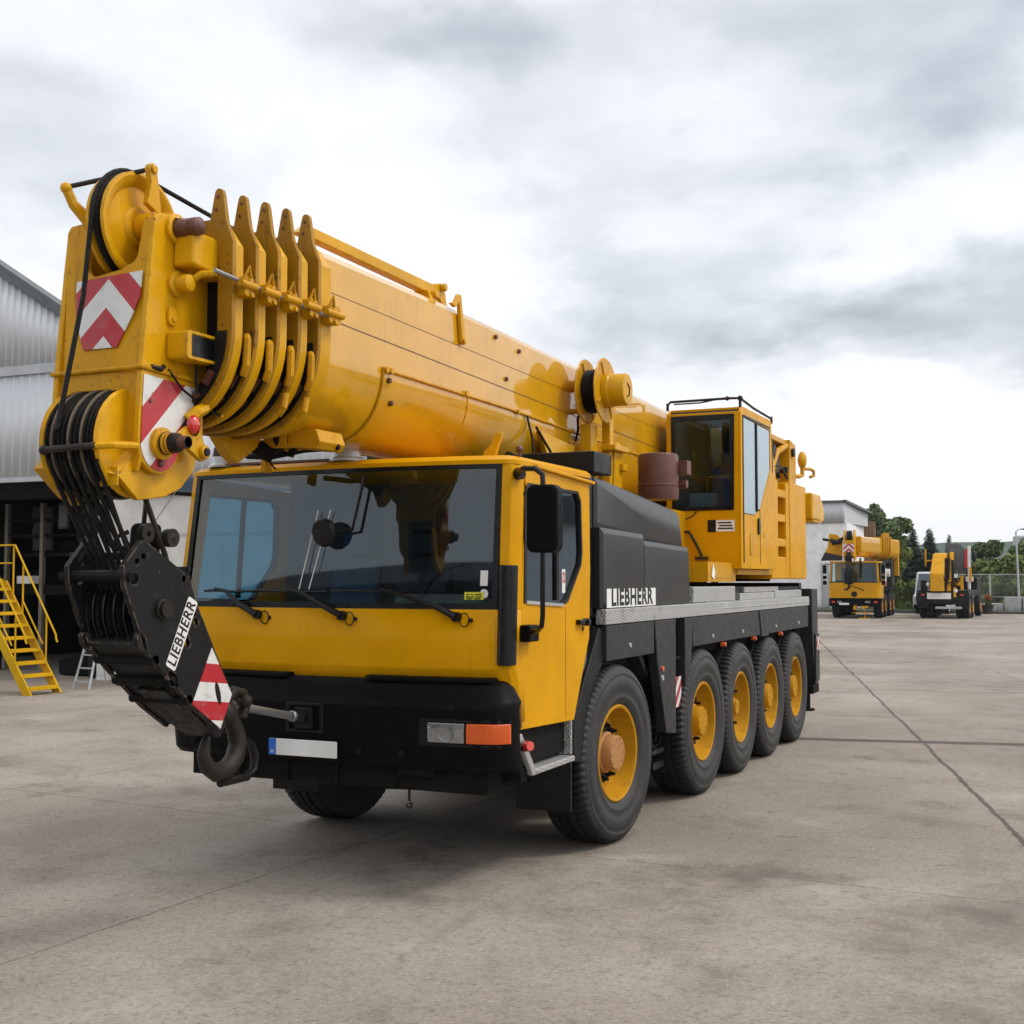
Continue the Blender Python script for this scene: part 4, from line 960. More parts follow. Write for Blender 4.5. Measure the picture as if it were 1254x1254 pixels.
# sheaves
sh = empty('sheave', (0, 0, 0), 0, bh)
tc = (-3.80, 3.93); tr = .30
g = G(); g.lathe([(.06, .075), (.10, .075), (.12, .055), (.22, .045), (.25, .075), (tr-.02, .085), (tr, .08), (tr, .06), (tr-.045, .04), (tr-.045, .0), (tr, -.02), (tr, -.04), (tr-.02, -.045), (.25, -.035), (.12, -.03), (.06, -.04)], (-.03, tc[0], tc[1]), (1, 0, 0), 56); g.build('sheave_wheel', 'yellow', sh)
g = G(); g.lathe([(tr-.03, .0), (tr+.004, .012), (tr+.006, .02), (tr+.004, .028), (tr-.03, .04)], (-.03, tc[0], tc[1]), (1, 0, 0), 56); g.build('sheave_rope', 'rope', sh)
g = G(); g.cyl((-.22, tc[0], tc[1]), (.24, tc[0], tc[1]), .062, .062, 24); g.cyl((.05, tc[0], tc[1]), (.15, tc[0], tc[1]), .075, .075, 24); g.build('sheave_axle', 'wornyellow', sh)
sh = empty('sheave', (0, 0, 0), 0, bh)
lc = (-3.97, 2.735); lr = .285
for a, b in ((.145, .175), (-.215, -.185)):
    g = G(); g.lathe([(.08, a), (.10, a), (lr-.05, a), (lr-.01, a), (lr+.005, (a+b)/2), (lr-.01, b), (lr-.05, b), (.1, b), (.08, b)], (0, lc[0], lc[1]), (1, 0, 0), 56); g.build('sheave_flange', 'yellow', sh)
prof = [(.1, -.185)]
for k in range(12):
    x = -.18+.0275*k; prof += [(lr-.03, x), (lr-.004, x+.008), (lr, x+.0138), (lr-.004, x+.019), (lr-.03, x+.0274)]
prof += [(.1, .145)]
g = G(); g.lathe(prof, (0, lc[0], lc[1]), (1, 0, 0), 56); g.build('sheave_rope', 'rope', sh)
g = G()
for x in (-.13, -.02, .063): g.lathe([(lr-.01, x), (lr+.006, x+.004), (lr+.008, x+.007), (lr+.006, x+.010), (lr-.01, x+.014)], (0, lc[0], lc[1]), (1, 0, 0), 56)
g.build('worn_rope_strand', paint('worn_bright_rope', (.16, .12, .075), .55, dirt=(.02, .02, .018), dirt_amt=.9, scale=4, bump=.5), sh)
# guards either side of the lower sheave
gp = [(-4.15, 2.55), (-4.04, 2.67), (-3.93, 2.705), (-3.6, 2.76), (-3.53, 2.72), (-3.56, 2.62), (-3.66, 2.52), (-3.79, 2.465), (-4.0, 2.435)]
g = G(); g.prism(gp, 'x', .19, .225); g.box(.10, .225, -4.155, -4.145, 2.50, 2.60, Matrix.Translation((0, 0, 0))); g.quad((.13, -4.20, 2.575), (.225, -4.155, 2.555), (.225, -4.035, 2.675), (.13, -4.08, 2.70))
g.build('rope_guard', 'yellow', bh, bevel=.006)
g = G(); g.prism([(-4.20, 2.60), (-4.12, 2.68), (-4.0, 2.66), (-3.9, 2.60), (-3.93, 2.42), (-4.02, 2.46)], 'x', -.30, -.225); g.build('rope_guard', 'wornyellow', bh, bevel=.006)
g = G(); g.cyl((-.14, -4.275, 2.685), (.19, -4.275, 2.695), .018, .018, 10); g.ball((-.15, -4.275, 2.685), .027); g.build('rope_guide_bar', 'hooksteel', bh)
g = G(); g.tube([(.17, -4.275, 2.694), (.25, -4.22, 2.70), (.255, -4.03, 2.712)], .020); g.build('guide_bar_mount', 'yellow', bh)
# pins on the right side
g = G(); g.lathe([(.085, 0), (.085, .03), (.06, .035), (.055, .09)], (X2, -3.90, 2.735), (1, 0, 0), 28); g.build('pin_flange', 'wornyellow', bh)
g = G(); g.lathe([(.058, .035), (.062, .05), (.052, .06), (.058, .075), (.050, .085), (.054, .10), (.048, .13), (.03, .135), (.03, .19), (0, .19)], (X2, -3.90, 2.735), (1, 0, 0), 28); g.build('axle_boot', 'blackgloss', bh)
g = G(); g.lathe([(.034, .135), (.034, .18), (.028, .19), (0, .19)], (X2, -3.90, 2.735), (1, 0, 0), 20); g.build('axle_end', 'rust', bh); g = G(); g.lathe([(.05, .03), (.05, .09), (.042, .10), (.05, .115), (.048, .165), (.03, .18), (.02, .186), (0, .186)], (X2, -3.80, 3.895), (1, 0, 0), 24); g.build('axle_end', 'rust', bh); g = G(); g.cyl((-.43, -3.82, 3.80), (-.33, -3.82, 3.80), .04, .045); g.build('axle_end', 'rust', bh)
g = G(); g.lathe([(.08, 0), (.08, .022), (.062, .03)], (X2, -3.80, 3.895), (1, 0, 0), 28); g.build('pin_flange', 'yellow', bh)
G().prism(rrect(-3.86, -3.79, 3.37, 3.47, .03), 'x', X2, X2+.02).bolts([(X2+.02, -3.825, 3.40)], r=.016).build('cover_plate', 'yellow', bh, bevel=.004)
g = G(); g.lathe([(.07, 0), (.07, .02), (.045, .03), (.04, .06), (.05, .065), (.045, .10), (.025, .11), (0, .11)], (X2, -3.79, 3.60), (1, 0, 0), 24)
g.tube([(X2+.08, -3.77, 3.61), (X2+.13, -3.74, 3.655), (X2+.20, -3.70, 3.66)], .02)
g.build('pin_flange', 'yellow', bh)
# boxes
bx = [(-3.82, 3.69), (-3.53, 3.66), (-3.44, 3.76), (-3.44, 3.82), (-3.64, 3.875), (-3.81, 3.875)]
G().prism(bx, 'x', X2, X2+.14).build('sensor_box', 'yellow', bh, bevel=.02, seg=3)
lb = G().prism(rrect(-3.86, -3.58, 3.185, 3.335, .02), 'x', X2+.002, X2+.13).build('lamp_box', 'yellow', bh, bevel=.01)
G().prism(rrect(-3.815, -3.605, 3.205, 3.315, .008), 'x', X2+.131, X2+.135).build('lamp_face', 'blackgloss', lb)
g = G(); g.prism(rrect(-3.86, -3.58, 3.185, 3.335, .02), 'x', X2+.1305, X2+.142, [rrect(-3.825, -3.595, 3.20, 3.32, .01)]); g.build('lamp_rim', 'yellow', lb)
g = G(); g.tube([(X2+.06, -3.68, 3.18), (X2+.05, -3.67, 3.10), (X2+.04, -3.64, 3.02)], .009); g.tube([(X2+.02, -3.86, 3.13), (X2+.03, -3.76, 3.04), (X2+.03, -3.66, 3.0), (X2+.02, -3.55, 2.96), (X2+.02, -3.42, 2.94)], .007); g.tube([(X2+.01, -3.98, 3.13), (X2+.03, -3.93, 3.12), (X2+.02, -3.9, 3.14)], .014); g.build('head_cable', 'blackgloss', bh)
g = G(); g.tube([(X2+.02, -3.44, 3.60), (X2+.03, -3.43, 3.3), (X2+.02, -3.42, 3.12)], .012); g.build('head_pipe', 'wornyellow', bh)
# lug plate
lp = [(-3.80, 2.80), (-3.74, 2.84), (-3.66, 2.87), (-3.58, 2.75)] + arc(-3.605, 2.715, .05, 10, -130, 6) + [(-3.71, 2.715)]
g = G(); g.prism(lp, 'x', X2+.02, X2+.05); g.cyl((X2+.05, -3.605, 2.715), (X2+.075, -3.605, 2.715), .038, .036, 18); g.tube([(X2+.02, -3.70, 2.88), (X2+.05, -3.66, 2.93), (X2+.04, -3.58, 2.96)], .035)
g.build('lug', 'yellow', bh, bevel=.006)
g = G(); g.cyl((X2+.075, -3.605, 2.715), (X2+.085, -3.605, 2.715), .024, .02, 14); g.cyl((X2-.0, -3.68, 2.84), (X2+.05, -3.68, 2.84), .045); g.build('lug_pin', 'black', bh)
g = G(); g.ball((X2+.06, -3.70, 2.855), .042, .8, 1, 1.3); g.build('lug_lamp', 'redlens', bh)
# rope retaining arms on top
g = G(); g.tube([(-.12, -3.88, 3.86), (-.20, -4.05, 4.02), (-.215, -4.09, 4.10)], [.05, .028, .026]); g.ball((-.215, -4.09, 4.10), .032); g.build('retaining_arm', 'yellow', bh)
g = G(); g.prism([(-3.86, 4.04), (-3.83, 4.17)] + arc(-3.815, 4.235, .035, 200, -20, 8) + [(-3.77, 4.16), (-3.74, 3.99)], 'x', .10, .135); g.cyl((.09, -3.815, 4.235), (.15, -3.815, 4.235), .022); g.build('retaining_arm', 'yellow', bh, bevel=.005)
g = G(); g.cyl((-.215, -4.09, 4.105), (.10, -3.815, 4.24), .013, .013, 10); g.build('retaining_bar', 'hooksteel', bh)
# hoist rope: from the rear over the top sheave and down the front
xr = -.015
g = G()
pts = [(.05, -.5, 4.15), (.0, -2.7, 4.13), (xr, tc[0]+.02, tc[1]+tr+.012)] + [(xr, tc[0]+(tr+.012)*math.cos(R(a)), tc[1]+(tr+.012)*math.sin(R(a))) for a in range(100, 181, 10)] + [(xr-.03, -4.13, 3.5), (xr-.055, -4.22, 3.0), (xr-.06, lc[0]-lr-.012, lc[1]+.05)]
g.tube(pts, .0135, 8)
g.tube([(.12, -3.40, 4.02), (.1, -2.9, 4.06), (.1, -2.5, 4.10)], .028); g.cyl((.12, -3.36, 4.03), (.12, -3.28, 4.04), .04)
g.build('hoist_rope', 'rope', CR)

# ================================================================== hook block (a thing of its own, hanging in the ropes)
HB = empty('hook_block', (0, -3.55, 1.6))
tag(HB, 'large black hook block with red and white striped tip hanging below the boom head', 'hook block')
def hb(o):   # part coordinates are written in crane space; shift them under the block's empty
    o.location = (0, 3.55, -1.6); return o
XP = .185
prof = [(-3.93, 2.225), (-4.055, 2.10), (-4.045, 2.0), (-3.885, 1.66), (-3.46, 1.31), (-3.245, 1.175), (-3.14, 1.37), (-3.32, 1.66), (-3.48, 1.92)] + [(-3.53, 2.04), (-3.73, 2.145), (-3.90, 2.235)]
def hole(y, z, a, b, rot): 
    return [(y+a*math.cos(t)*math.cos(rot)-b*math.sin(t)*math.sin(rot), z+a*math.cos(t)*math.sin(rot)+b*math.sin(t)*math.cos(rot)) for t in [2*PI*k/12 for k in range(12)]]
holes = [hole(-3.955, 2.12, .018, .018, 0), hole(-3.88, 2.155, .014, .014, 0), hole(-3.97, 2.03, .030, .030, 0), hole(-3.905, 1.70, .055, .03, -1.0), hole(-3.50, 1.86, .045, .026, -1.0), hole(-3.47, 1.79, .025, .02, -1.0), hole(-3.555, 1.70, .055, .026, -1.0), hole(-3.655, 1.49, .06, .03, -.9), hole(-3.58, 2.03, .02, .02, 0)]
hb(G().prism(prof, 'x', XP-.03, XP, holes).build('cheek_plate', 'blockblack', HB, bevel=.006))
hb(G().prism(prof, 'x', -XP-.03, -XP, holes).build('cheek_plate', 'blockblack', HB, bevel=.006))
g = G()
for k in range(5):
    x = -.15+.07*k; g.lathe([(.05, x-.02), (.19, x-.02), (.235, x-.028), (.24, x-.022), (.212, x-.008), (.212, x+.008), (.24, x+.022), (.235, x+.028), (.19, x+.02), (.05, x+.02)], (0, -3.70, 1.86), (1, 0, 0), 44)
hb(g.build('block_sheaves', 'blackgloss', HB))
g = G(); g.cyl((-.24, -3.755, 1.87), (.225, -3.755, 1.87), .045, .045, 20); g.lathe([(.055, 0), (.055, .015), (.04, .02), (.038, .012), (0, .012)], (XP, -3.755, 1.87), (1, 0, 0), 24); hb(g.build('sheave_pin', 'hooksteel', HB))
g = G()
g.prism([(-3.90, 1.69), (-3.46, 1.325), (-3.25, 1.19), (-3.22, 1.24), (-3.44, 1.40), (-3.86, 1.74)], 'x', -XP, XP-.03)
g.box(-XP, XP-.03, -4.03, -3.97, 2.04, 2.075); g.box(-.30, XP, -3.93, -3.87, 2.13, 2.17); g.prism([(-3.62, 1.42), (-3.30, 1.20), (-3.18, 1.36), (-3.45, 1.55)], 'x', -.1, .1)
g.prism([(-3.52, 1.36), (-3.24, 1.16), (-3.16, 1.12), (-3.10, 1.20), (-3.30, 1.32)], 'x', -.12, .12)
g.tube([(-.215, -4.02, 2.02), (-.19, -3.95, 2.16), (-.15, -3.90, 2.19)], .02)
hb(g.build('block_frame', 'blockblack', HB, bevel=.01))
g = G()
for y, z in ((-3.80, 1.60), (-3.66, 1.48), (-3.52, 1.37)): g.cyl((-XP-.03, y, z), (XP, y, z), .028, .028, 12)
g.cyl((-.28, -4.01, 2.04), (.2, -4.01, 2.04), .022)
hb(g.build('spacer_tube', 'chassis', HB))
tip = [(-3.325, 1.645), (-3.143, 1.37), (-3.245, 1.18), (-3.455, 1.315), (-3.50, 1.36)]
hb(G().prism([(-3.335, 1.645), (-3.148, 1.37), (-3.248, 1.185), (-3.50, 1.345)], 'x', XP+.002, XP+.005, [hole(-3.275, 1.385, .07, .022, -1.25)]).build('striped_tip', stripes('block_tip_stripes', (0, .12, 1, False, 0), .21, .105+.02-.02, .4), HB))
hb(G().prism([(-3.335, 1.645), (-3.148, 1.37), (-3.248, 1.185), (-3.50, 1.345)], 'x', -XP-.035, -XP-.031).build('striped_tip', bpy.data.materials['block_tip_stripes'], HB))
d = Vector((0, .23, .455)).normalized()          # lettering runs up the plate
mw = frame((XP+.003, -3.595, 1.735), d, Vector((1, 0, 0)).cross(d))
pm = G(); pm.prism(rrect(-.205, .205, -.043, .043, .014), 'z', 0, .002); 
for v in pm.bm.verts: v.co = mw @ v.co
lo = hb(pm.build('maker_plate', 'white', HB))
t = text('lettering', 'LIEBHERR', .100, 'blockblack', lo, frame(mw @ Vector((0, -.0, .0025)), d, Vector((1, 0, 0)).cross(d)), .0008, .0018, .82)
# ropes from the boom head to the block
g = G()
for k in range(7):
    x = -.165+.055*k
    g.tube([(x*.95, lc[0]-lr*.93, lc[1]-.10), (x*.93, lc[0]-lr*.70, lc[1]-.22), (x*.78+.02, -3.965, 2.14), (x*.72+.015, -3.84, 1.84), (x*.72+.015, -3.82, 1.75)], .0125, 8)
for k in range(3):
    x = -.1+.07*k
    g.tube([(x, lc[0]-.06, lc[1]-lr), (x*.8+.03, -3.88, 2.2), (x*.8+.02, -3.72, 2.16)], .012, 8)
hb(g.build('rope_falls', 'rope', HB))
g = G(); g.tube([(.13, -3.86, 2.50), (.15, -3.79, 2.33), (.17, -3.72, 2.16), (.17, -3.68, 2.05)], .015); g.ball((.10, -3.80, 2.265), .045, 1, 1, 1); g.ball((.17, -3.70, 2.255), .045); g.lathe([(.015, -.02), (.05, -.02), (.05, .02), (.015, .02)], (.19, -3.70, 2.25), (1, 0, 0), 20); g.lathe([(.015, -.02), (.05, -.02), (.05, .02), (.015, .02)], (.14, -3.84, 2.27), (1, 0, 0), 20); g.tube([(.0, -3.92, 2.18), (.02, -3.93, 2.25), (.06, -3.88, 2.28)], .012); hb(g.build('rope_socket', 'hooksteel', HB))
g = G(); g.tube([(.14, -3.83, 2.27), (.19, -3.62, 2.55), (.2, -3.55, 2.62)], .003); hb(g.build('switch_line', 'steel', HB))
# the hook
hk = [(-2.86, 1.235), (-2.84, 1.17), (-2.79, 1.08), (-2.76, 1.0), (-2.79, .91), (-2.87, .855), (-2.97, .845), (-3.05, .89), (-3.085, .965), (-3.07, 1.03), (-3.045, 1.075)]
hr = [.032, .044, .052, .056, .058, .058, .054, .047, .040, .030, .018]
g = G(); g.tube([(0, y-.07, z+.05) for y, z in hk], hr, 14)
g.cyl((0, -3.16, 1.23), (0, -2.92, 1.24), .075, .06, 18); g.ball((0, -2.98, 1.24), .085)
hb(g.build('hook', 'hooksteel', HB))
g = G(); g.tube([(.02, -2.98, 1.32), (.02, -2.90, 1.36), (.02, -2.82, 1.34), (.02, -2.79, 1.27), (.02, -2.82, 1.2)], .034, 10); g.ball((.07, -2.85, 1.30), .04); hb(g.build('shackle', 'hooksteel', HB))
g = G(); g.tube([(.0, -2.80, 1.07), (.0, -2.70, 1.03), (.0, -2.66, .95), (.0, -2.665, .87), (.0, -2.74, .83), (.0, -3.0, .83)], .026, 10); hb(g.build('safety_bracket', 'blackgloss', HB))
g = G(); g.cyl((-.01, -2.86, 1.27), (-.14, -2.02, 1.115), .026, .026, 12); g.cyl((-.02, -3.05, 1.30), (-.01, -2.86, 1.27), .035); g.lathe([(.026, 0), (.036, .01), (.036, .04), (.026, .05)], (-.12, -2.10, 1.13), (-.13, .84, -.155), 14); hb(g.build('tie_rod', 'steel', HB))
# ================================================================== the setting
def ground_mat():
    m, nt, ns, lk, b = newmat('yard_concrete')
    P = coords(nt, 'World')
    n_big = noise(nt, P, .22, 5, .6); n_mid = noise(nt, P, 1.3, 6, .65); n_fine = noise(nt, P, 13, 6, .72); n_gr = noise(nt, P, 38, 5, .78)
    c = mix(nt, maprange(nt, n_big, .3, .7), (.212, .175, .138), (.338, .296, .248))
    c = mix(nt, maprange(nt, n_mid, .50, .76, 0, .45), c, (.135, .113, .093))
    c = mix(nt, maprange(nt, n_fine, .45, .75, 0, .65), c, (.130, .110, .092))
    c = mix(nt, maprange(nt, n_gr, .53, .68, 0, .75), c, (.43, .40, .36))
    c = mix(nt, maprange(nt, n_gr, .47, .33, 0, .85), c, (.070, .057, .045))
    # dark pits and stones
    v = N(nt, 'ShaderNodeTexVoronoi'); v.inputs['Scale'].default_value = 9.; lk.new(P, v.inputs['Vector'])
    sz = maprange(nt, noise(nt, P, 1.7, 3), .45, .7, .015, .16)
    pit = math_node(nt, 'LESS_THAN', v.outputs['Distance'], sz)
    pit = math_node(nt, 'MULTIPLY', pit, maprange(nt, n_fine, .45, .6, 0, .8))
    c = mix(nt, pit, c, (.07, .06, .05))
    # tyre smears and oil
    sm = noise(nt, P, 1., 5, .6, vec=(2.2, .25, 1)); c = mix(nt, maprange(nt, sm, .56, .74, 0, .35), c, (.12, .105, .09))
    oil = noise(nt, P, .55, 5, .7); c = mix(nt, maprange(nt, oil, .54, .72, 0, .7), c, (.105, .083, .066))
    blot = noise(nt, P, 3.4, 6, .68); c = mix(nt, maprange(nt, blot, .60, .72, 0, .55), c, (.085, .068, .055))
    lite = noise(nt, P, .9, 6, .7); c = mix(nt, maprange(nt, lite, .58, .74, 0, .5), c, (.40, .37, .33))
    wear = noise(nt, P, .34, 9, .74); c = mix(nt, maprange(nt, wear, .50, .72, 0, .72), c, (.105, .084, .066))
    grit = noise(nt, P, 19, 4, .8); c = mix(nt, maprange(nt, grit, .60, .70, 0, .7), c, (.06, .048, .038)); c = mix(nt, maprange(nt, grit, .38, .30, 0, .45), c, (.42, .385, .345))
    # slab joints
    s = N(nt, 'ShaderNodeSeparateXYZ'); lk.new(P, s.inputs[0])
    wob = math_node(nt, 'MULTIPLY', math_node(nt, 'SUBTRACT', noise(nt, P, .9, 3), .5), .10)
    jag = math_node(nt, 'MULTIPLY', math_node(nt, 'SUBTRACT', noise(nt, P, 9, 4), .5), .05)
    wob = math_node(nt, 'ADD', wob, jag)
    tot = None
    def line(p, q, w, s0=.9, ext=(0, 0)):
        nonlocal tot
        p = Vector(p); q = Vector(q); d = (q-p).normalized(); L = (q-p).length; n = Vector((-d.y, d.x))
        a = math_node(nt, 'ADD', math_node(nt, 'ADD', math_node(nt, 'MULTIPLY', s.outputs[0], n.x), math_node(nt, 'MULTIPLY', s.outputs[1], n.y)), -p.dot(n))
        a = math_node(nt, 'ABSOLUTE', math_node(nt, 'ADD', a, wob))
        t = math_node(nt, 'ADD', math_node(nt, 'ADD', math_node(nt, 'MULTIPLY', s.outputs[0], d.x), math_node(nt, 'MULTIPLY', s.outputs[1], d.y)), -p.dot(d))
        k = maprange(nt, a, w*.6, w*1.5, s0, 0)
        k = math_node(nt, 'MULTIPLY', k, math_node(nt, 'MULTIPLY', math_node(nt, 'GREATER_THAN', t, -ext[0]), math_node(nt, 'LESS_THAN', t, L+ext[1])))
        tot = k if tot is None else math_node(nt, 'MAXIMUM', tot, k)
    line((4.9, -1.5), (-3.2, 32.5), .022, .85, (2, 10))
    line((.2, 6.85), (9., 8.75), .13, .92, (4, 4))
    line((-4, 14.3), (7, 15.5), .03, .6, (5, 20)); line((-8, 22.5), (6, 22.0), .035, .6, (10, 20)); line((-12, 36), (12, 36), .05, .5, (20, 20))
    line((.7, -.33), (9, -.72), .007, .5); line((-9, .45), (-1.2, -.22), .010, .55)
    line((-.62, -4.6), (-.44, -.4), .008, .6, (4, 3)); line((-4.9, -.6), (-4.0, 9.), .010, .5)
    line((-9, 6.2), (1, 5.4), .016, .5); line((-12, -.5), (-8.5, 9), .014, .5); line((4.2, 4.0), (9, 4.9), .014, .5); line((6.0, 7.9), (2.5, 22), .016, .5)
    tot = math_node(nt, 'MULTIPLY', tot, maprange(nt, n_fine, .25, .5, .55, 1))
    c = mix(nt, tot, c, (.055, .047, .040))
    lk.new(c, b.inputs['Base Color'])
    lk.new(maprange(nt, n_mid, .3, .7, .72, .9), b.inputs['Roughness'])
    b.inputs['Specular IOR Level'].default_value = .35
    bn = N(nt, 'ShaderNodeBump'); bn.inputs['Strength'].default_value = .45; bn.inputs['Distance'].default_value = .012
    h = math_node(nt, 'SUBTRACT', math_node(nt, 'ADD', n_fine, math_node(nt, 'MULTIPLY', n_gr, .5)), math_node(nt, 'MULTIPLY', tot, 1.5))
    lk.new(h, bn.inputs['Height']); lk.new(bn.outputs[0], b.inputs['Normal'])
    return m
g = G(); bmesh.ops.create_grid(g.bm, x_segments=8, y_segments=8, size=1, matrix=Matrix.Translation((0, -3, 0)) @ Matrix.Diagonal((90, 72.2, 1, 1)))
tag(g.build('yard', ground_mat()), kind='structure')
M['grass'] = paint('rough_grass_ground', (.055, .080, .022), .9, dirt=(.10, .085, .045), dirt_amt=.6, scale=.6, streak=0)
g = G(); bmesh.ops.create_grid(g.bm, x_segments=4, y_segments=4, size=2500, matrix=Matrix.Translation((0, 0, -.06)))
tag(g.build('ground', 'grass'), kind='structure')
g = G(); g.box(-40, 40, 69.3, 69.9, -.1, .16); tag(g.build('kerb', 'kerb', bevel=.03), kind='structure')

# hills: a long wooded ridge far behind
def hill_mat():
    m, nt, ns, lk, b = newmat('wooded_hill'); P = coords(nt, 'World')
    n = noise(nt, P, .02, 6, .65); n2 = noise(nt, P, .12, 4, .7)
    c = mix(nt, maprange(nt, n, .35, .65), (.035, .055, .025), (.070, .095, .045)); c = mix(nt, maprange(nt, n2, .45, .7, 0, .6), c, (.02, .035, .018))
    lk.new(c, b.inputs['Base Color']); b.inputs['Roughness'].default_value = 1; b.inputs['Specular IOR Level'].default_value = 0
    return m
bm = bmesh.new(); rng = random.Random(3); nx, ny = 150, 14
def hz(x, t):
    r = 40 + 9*math.sin(x*.0031+1.0) + 5*math.sin(x*.0113+.4) + 2.2*math.sin(x*.037) + (14*math.exp(-((x+420)/110)**2))
    return r*math.sin(min(1, t*1.5)*PI/2)**1.3 if t < .67 else r*(1-.3*(t-.67)/.33)
vv = [[bm.verts.new((-1500+3000*i/nx, 850+1000*j/ny, hz(-1500+3000*i/nx, j/ny)+rng.uniform(-1, 1)*(1.6 if j > 2 else 0)-1)) for j in range(ny+1)] for i in range(nx+1)]
for i in range(nx):
    for j in range(ny): bm.faces.new((vv[i][j], vv[i+1][j], vv[i+1][j+1], vv[i][j+1]))
g = G(); g.bm.free(); g.bm = bm
tag(g.build('hills', hill_mat(), sharp=80), kind='structure')

# ------------------------------------------------------------------ the hangar on the left
HY = 11.0
hg = empty('hangar', (-14, HY, 0)); tag(hg, 'grey corrugated workshop hangar with a dark open front at the far left', 'hangar')
def hp(o): o.location = (14, -HY, 0); return o
def clad(name, poly_top, z0, x0, x1, mat, y, parent, pitch=.26, both=None):
    """corrugated sheet: vertical ribs between z0 and the height given by poly_top(x)"""
    g = G(); x = x0; bm = g.bm; prof = []
    while x < x1:
        for dx, dy in ((0, 0), (pitch*.72, 0), (pitch*.80, -.018), (pitch*.92, -.018)): prof.append((min(x1, x+dx), dy))
        x += pitch
    prof.append((x1, 0))
    lo = [bm.verts.new((px, y+dy, z0(px) if callable(z0) else z0)) for px, dy in prof]; hi = [bm.verts.new((px, y+dy, poly_top(px))) for px, dy in prof]
    for i in range(len(prof)-1):
        if prof[i+1][0]-prof[i][0] > 1e-4: bm.faces.new((lo[i], lo[i+1], hi[i+1], hi[i]))
    return g.build(name, mat, parent, solid=.01, sharp=10)
RX = lambda x: 8.77-.605*(x+16.73)
hp(clad('upper_cladding', lambda x: min(RX(x), 11.5), 6.55, -21., -12.9, 'clad', HY-.02, hg, .19))
hp(clad('lower_cladding', lambda x: 6.42, 4.19, -21., -12.9, 'clad', HY-.02, hg, .24))
g = G(); g.box(-21, -12.9, HY-.075, HY+.02, 6.40, 6.60); g.box(-21, -12.9, HY-.05, HY+.1, 4.10, 4.20); hp(g.build('cladding_band', 'cladgrey', hg))
g = G(); 
g.loft([[(x, HY-.12, RX(x)-.10), (x, HY-.12, RX(x)+.16), (x, HY+.25, RX(x)+.16), (x, HY+.25, RX(x)-.10)] for x in (-21.2, -12.6)]); g.box(-21, -12.9, HY+.1, 22, 6.15, 6.3)
hp(g.build('roof', 'trim', hg, bevel=.01))
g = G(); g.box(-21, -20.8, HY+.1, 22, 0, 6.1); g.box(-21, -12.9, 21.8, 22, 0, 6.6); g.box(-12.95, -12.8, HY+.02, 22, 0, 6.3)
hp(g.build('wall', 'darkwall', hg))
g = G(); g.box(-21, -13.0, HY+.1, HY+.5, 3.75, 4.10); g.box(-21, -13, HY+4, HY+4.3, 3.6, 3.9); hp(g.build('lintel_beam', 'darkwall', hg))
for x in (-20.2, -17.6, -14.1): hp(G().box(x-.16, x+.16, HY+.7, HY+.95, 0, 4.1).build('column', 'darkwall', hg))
# annex wall with light cladding and dark blue fascia
an = empty('annex', (-10.5, HY, 0)); tag(an, 'off white annex wall with dark blue fascia between hangar and crane cab', 'annex')
def ap(o): o.location = (10.5, -HY, 0); return o
g = G(); g.box(-13.75, -12.951, HY-.1, HY-.02, 0, 3.70); g.box(-12.951, -7.4, HY-.1, HY+9, 0, 3.70); ap(g.build('wall', 'offwhite', an))
g = G(); g.box(-13.75, -7.4, HY-.105, HY-.1001, 2.86, 2.94); g.box(-13.75, -7.4, HY-.104, HY-.1001, 1.2, 1.23)
for x in (-12.3, -10.6, -9): g.box(x, x+.02, HY-.103, HY-.1, 0, 2.86)
ap(g.build('wall_seam', 'cladgrey', an))
g = G(); g.box(-12.9, -7.3, HY-.22, HY-.101, 3.70, 4.02); ap(g.build('fascia', 'bluesteel', an, bevel=.02))
ap(clad('cladding', lambda x: 4.9, 4.021, -12.88, -7.35, 'clad', HY-.12, an, .20))
# things inside the hangar
rk = empty('storage_rack', (-15.6, 12.6, 0)); tag(rk, 'tall dark steel storage rack with weathered brown uprights inside the hangar', 'storage rack')
def rp(o): o.location = (15.6, -12.6, 0); return o
for x in (-17.9, -16.83, -15.5, -14.3): rp(G().box(x-.045, x+.045, 12.45, 12.55, 0, 3.75).build('upright', 'brownpost', rk))
for z, h in ((1.9, .22), (2.62, .07), (3.05, .06), (3.4, .05)): rp(G().box(-18.2, -13.9, 12.5, 13.6, z-h, z).build('shelf', 'chassis', rk))
g = G()
for x0, x1, z in ((-17.7, -16.95, 1.90), (-16.7, -15.7, 1.90), (-15.35, -14.5, 1.90), (-16.6, -15.9, 2.62)): g.tube([(x0, 13, z+.18), (x1, 13, z+.15)], .16, 12)
rp(g.build('stored_pipe', 'darkwall', rk))
g = G(); g.tube([(-15.55, 12.44, 3.3), (-15.25, 12.44, 2.4), (-15.0, 12.43, 1.6)], .035); g.tube([(-15.0, 12.4, 1.5), (-14.95, 12.4, .95), (-14.7, 12.4, .9)], .06); rp(g.build('hanging_hose', 'black', rk))
def sheet(name, x0, x1, z0, z1, y, label):
    g = G(); n = 12
    secs = []
    for i in range(n+1):
        x = x0+(x1-x0)*i/n; secs.append([(x, y+.04*math.sin(i*1.7)+.03*math.sin(k*2.1+i), z0+(z1-z0)*k/6) for k in range(7)])
    g.loft(secs, closed=False, caps=False)
    return tag(g.build(name, 'tarp', solid=.01, sharp=60), label, 'tarpaulin', 'tarpaulins on the rack')
sheet('tarpaulin', -17.55, -16.95, 2.68, 3.68, 12.9, 'grey tarpaulin hanging in the rack directly above the yellow stairs')
sheet('tarpaulin', -16.2, -15.6, 2.68, 3.62, 12.9, 'grey tarpaulin hanging in the rack between the two brown uprights')
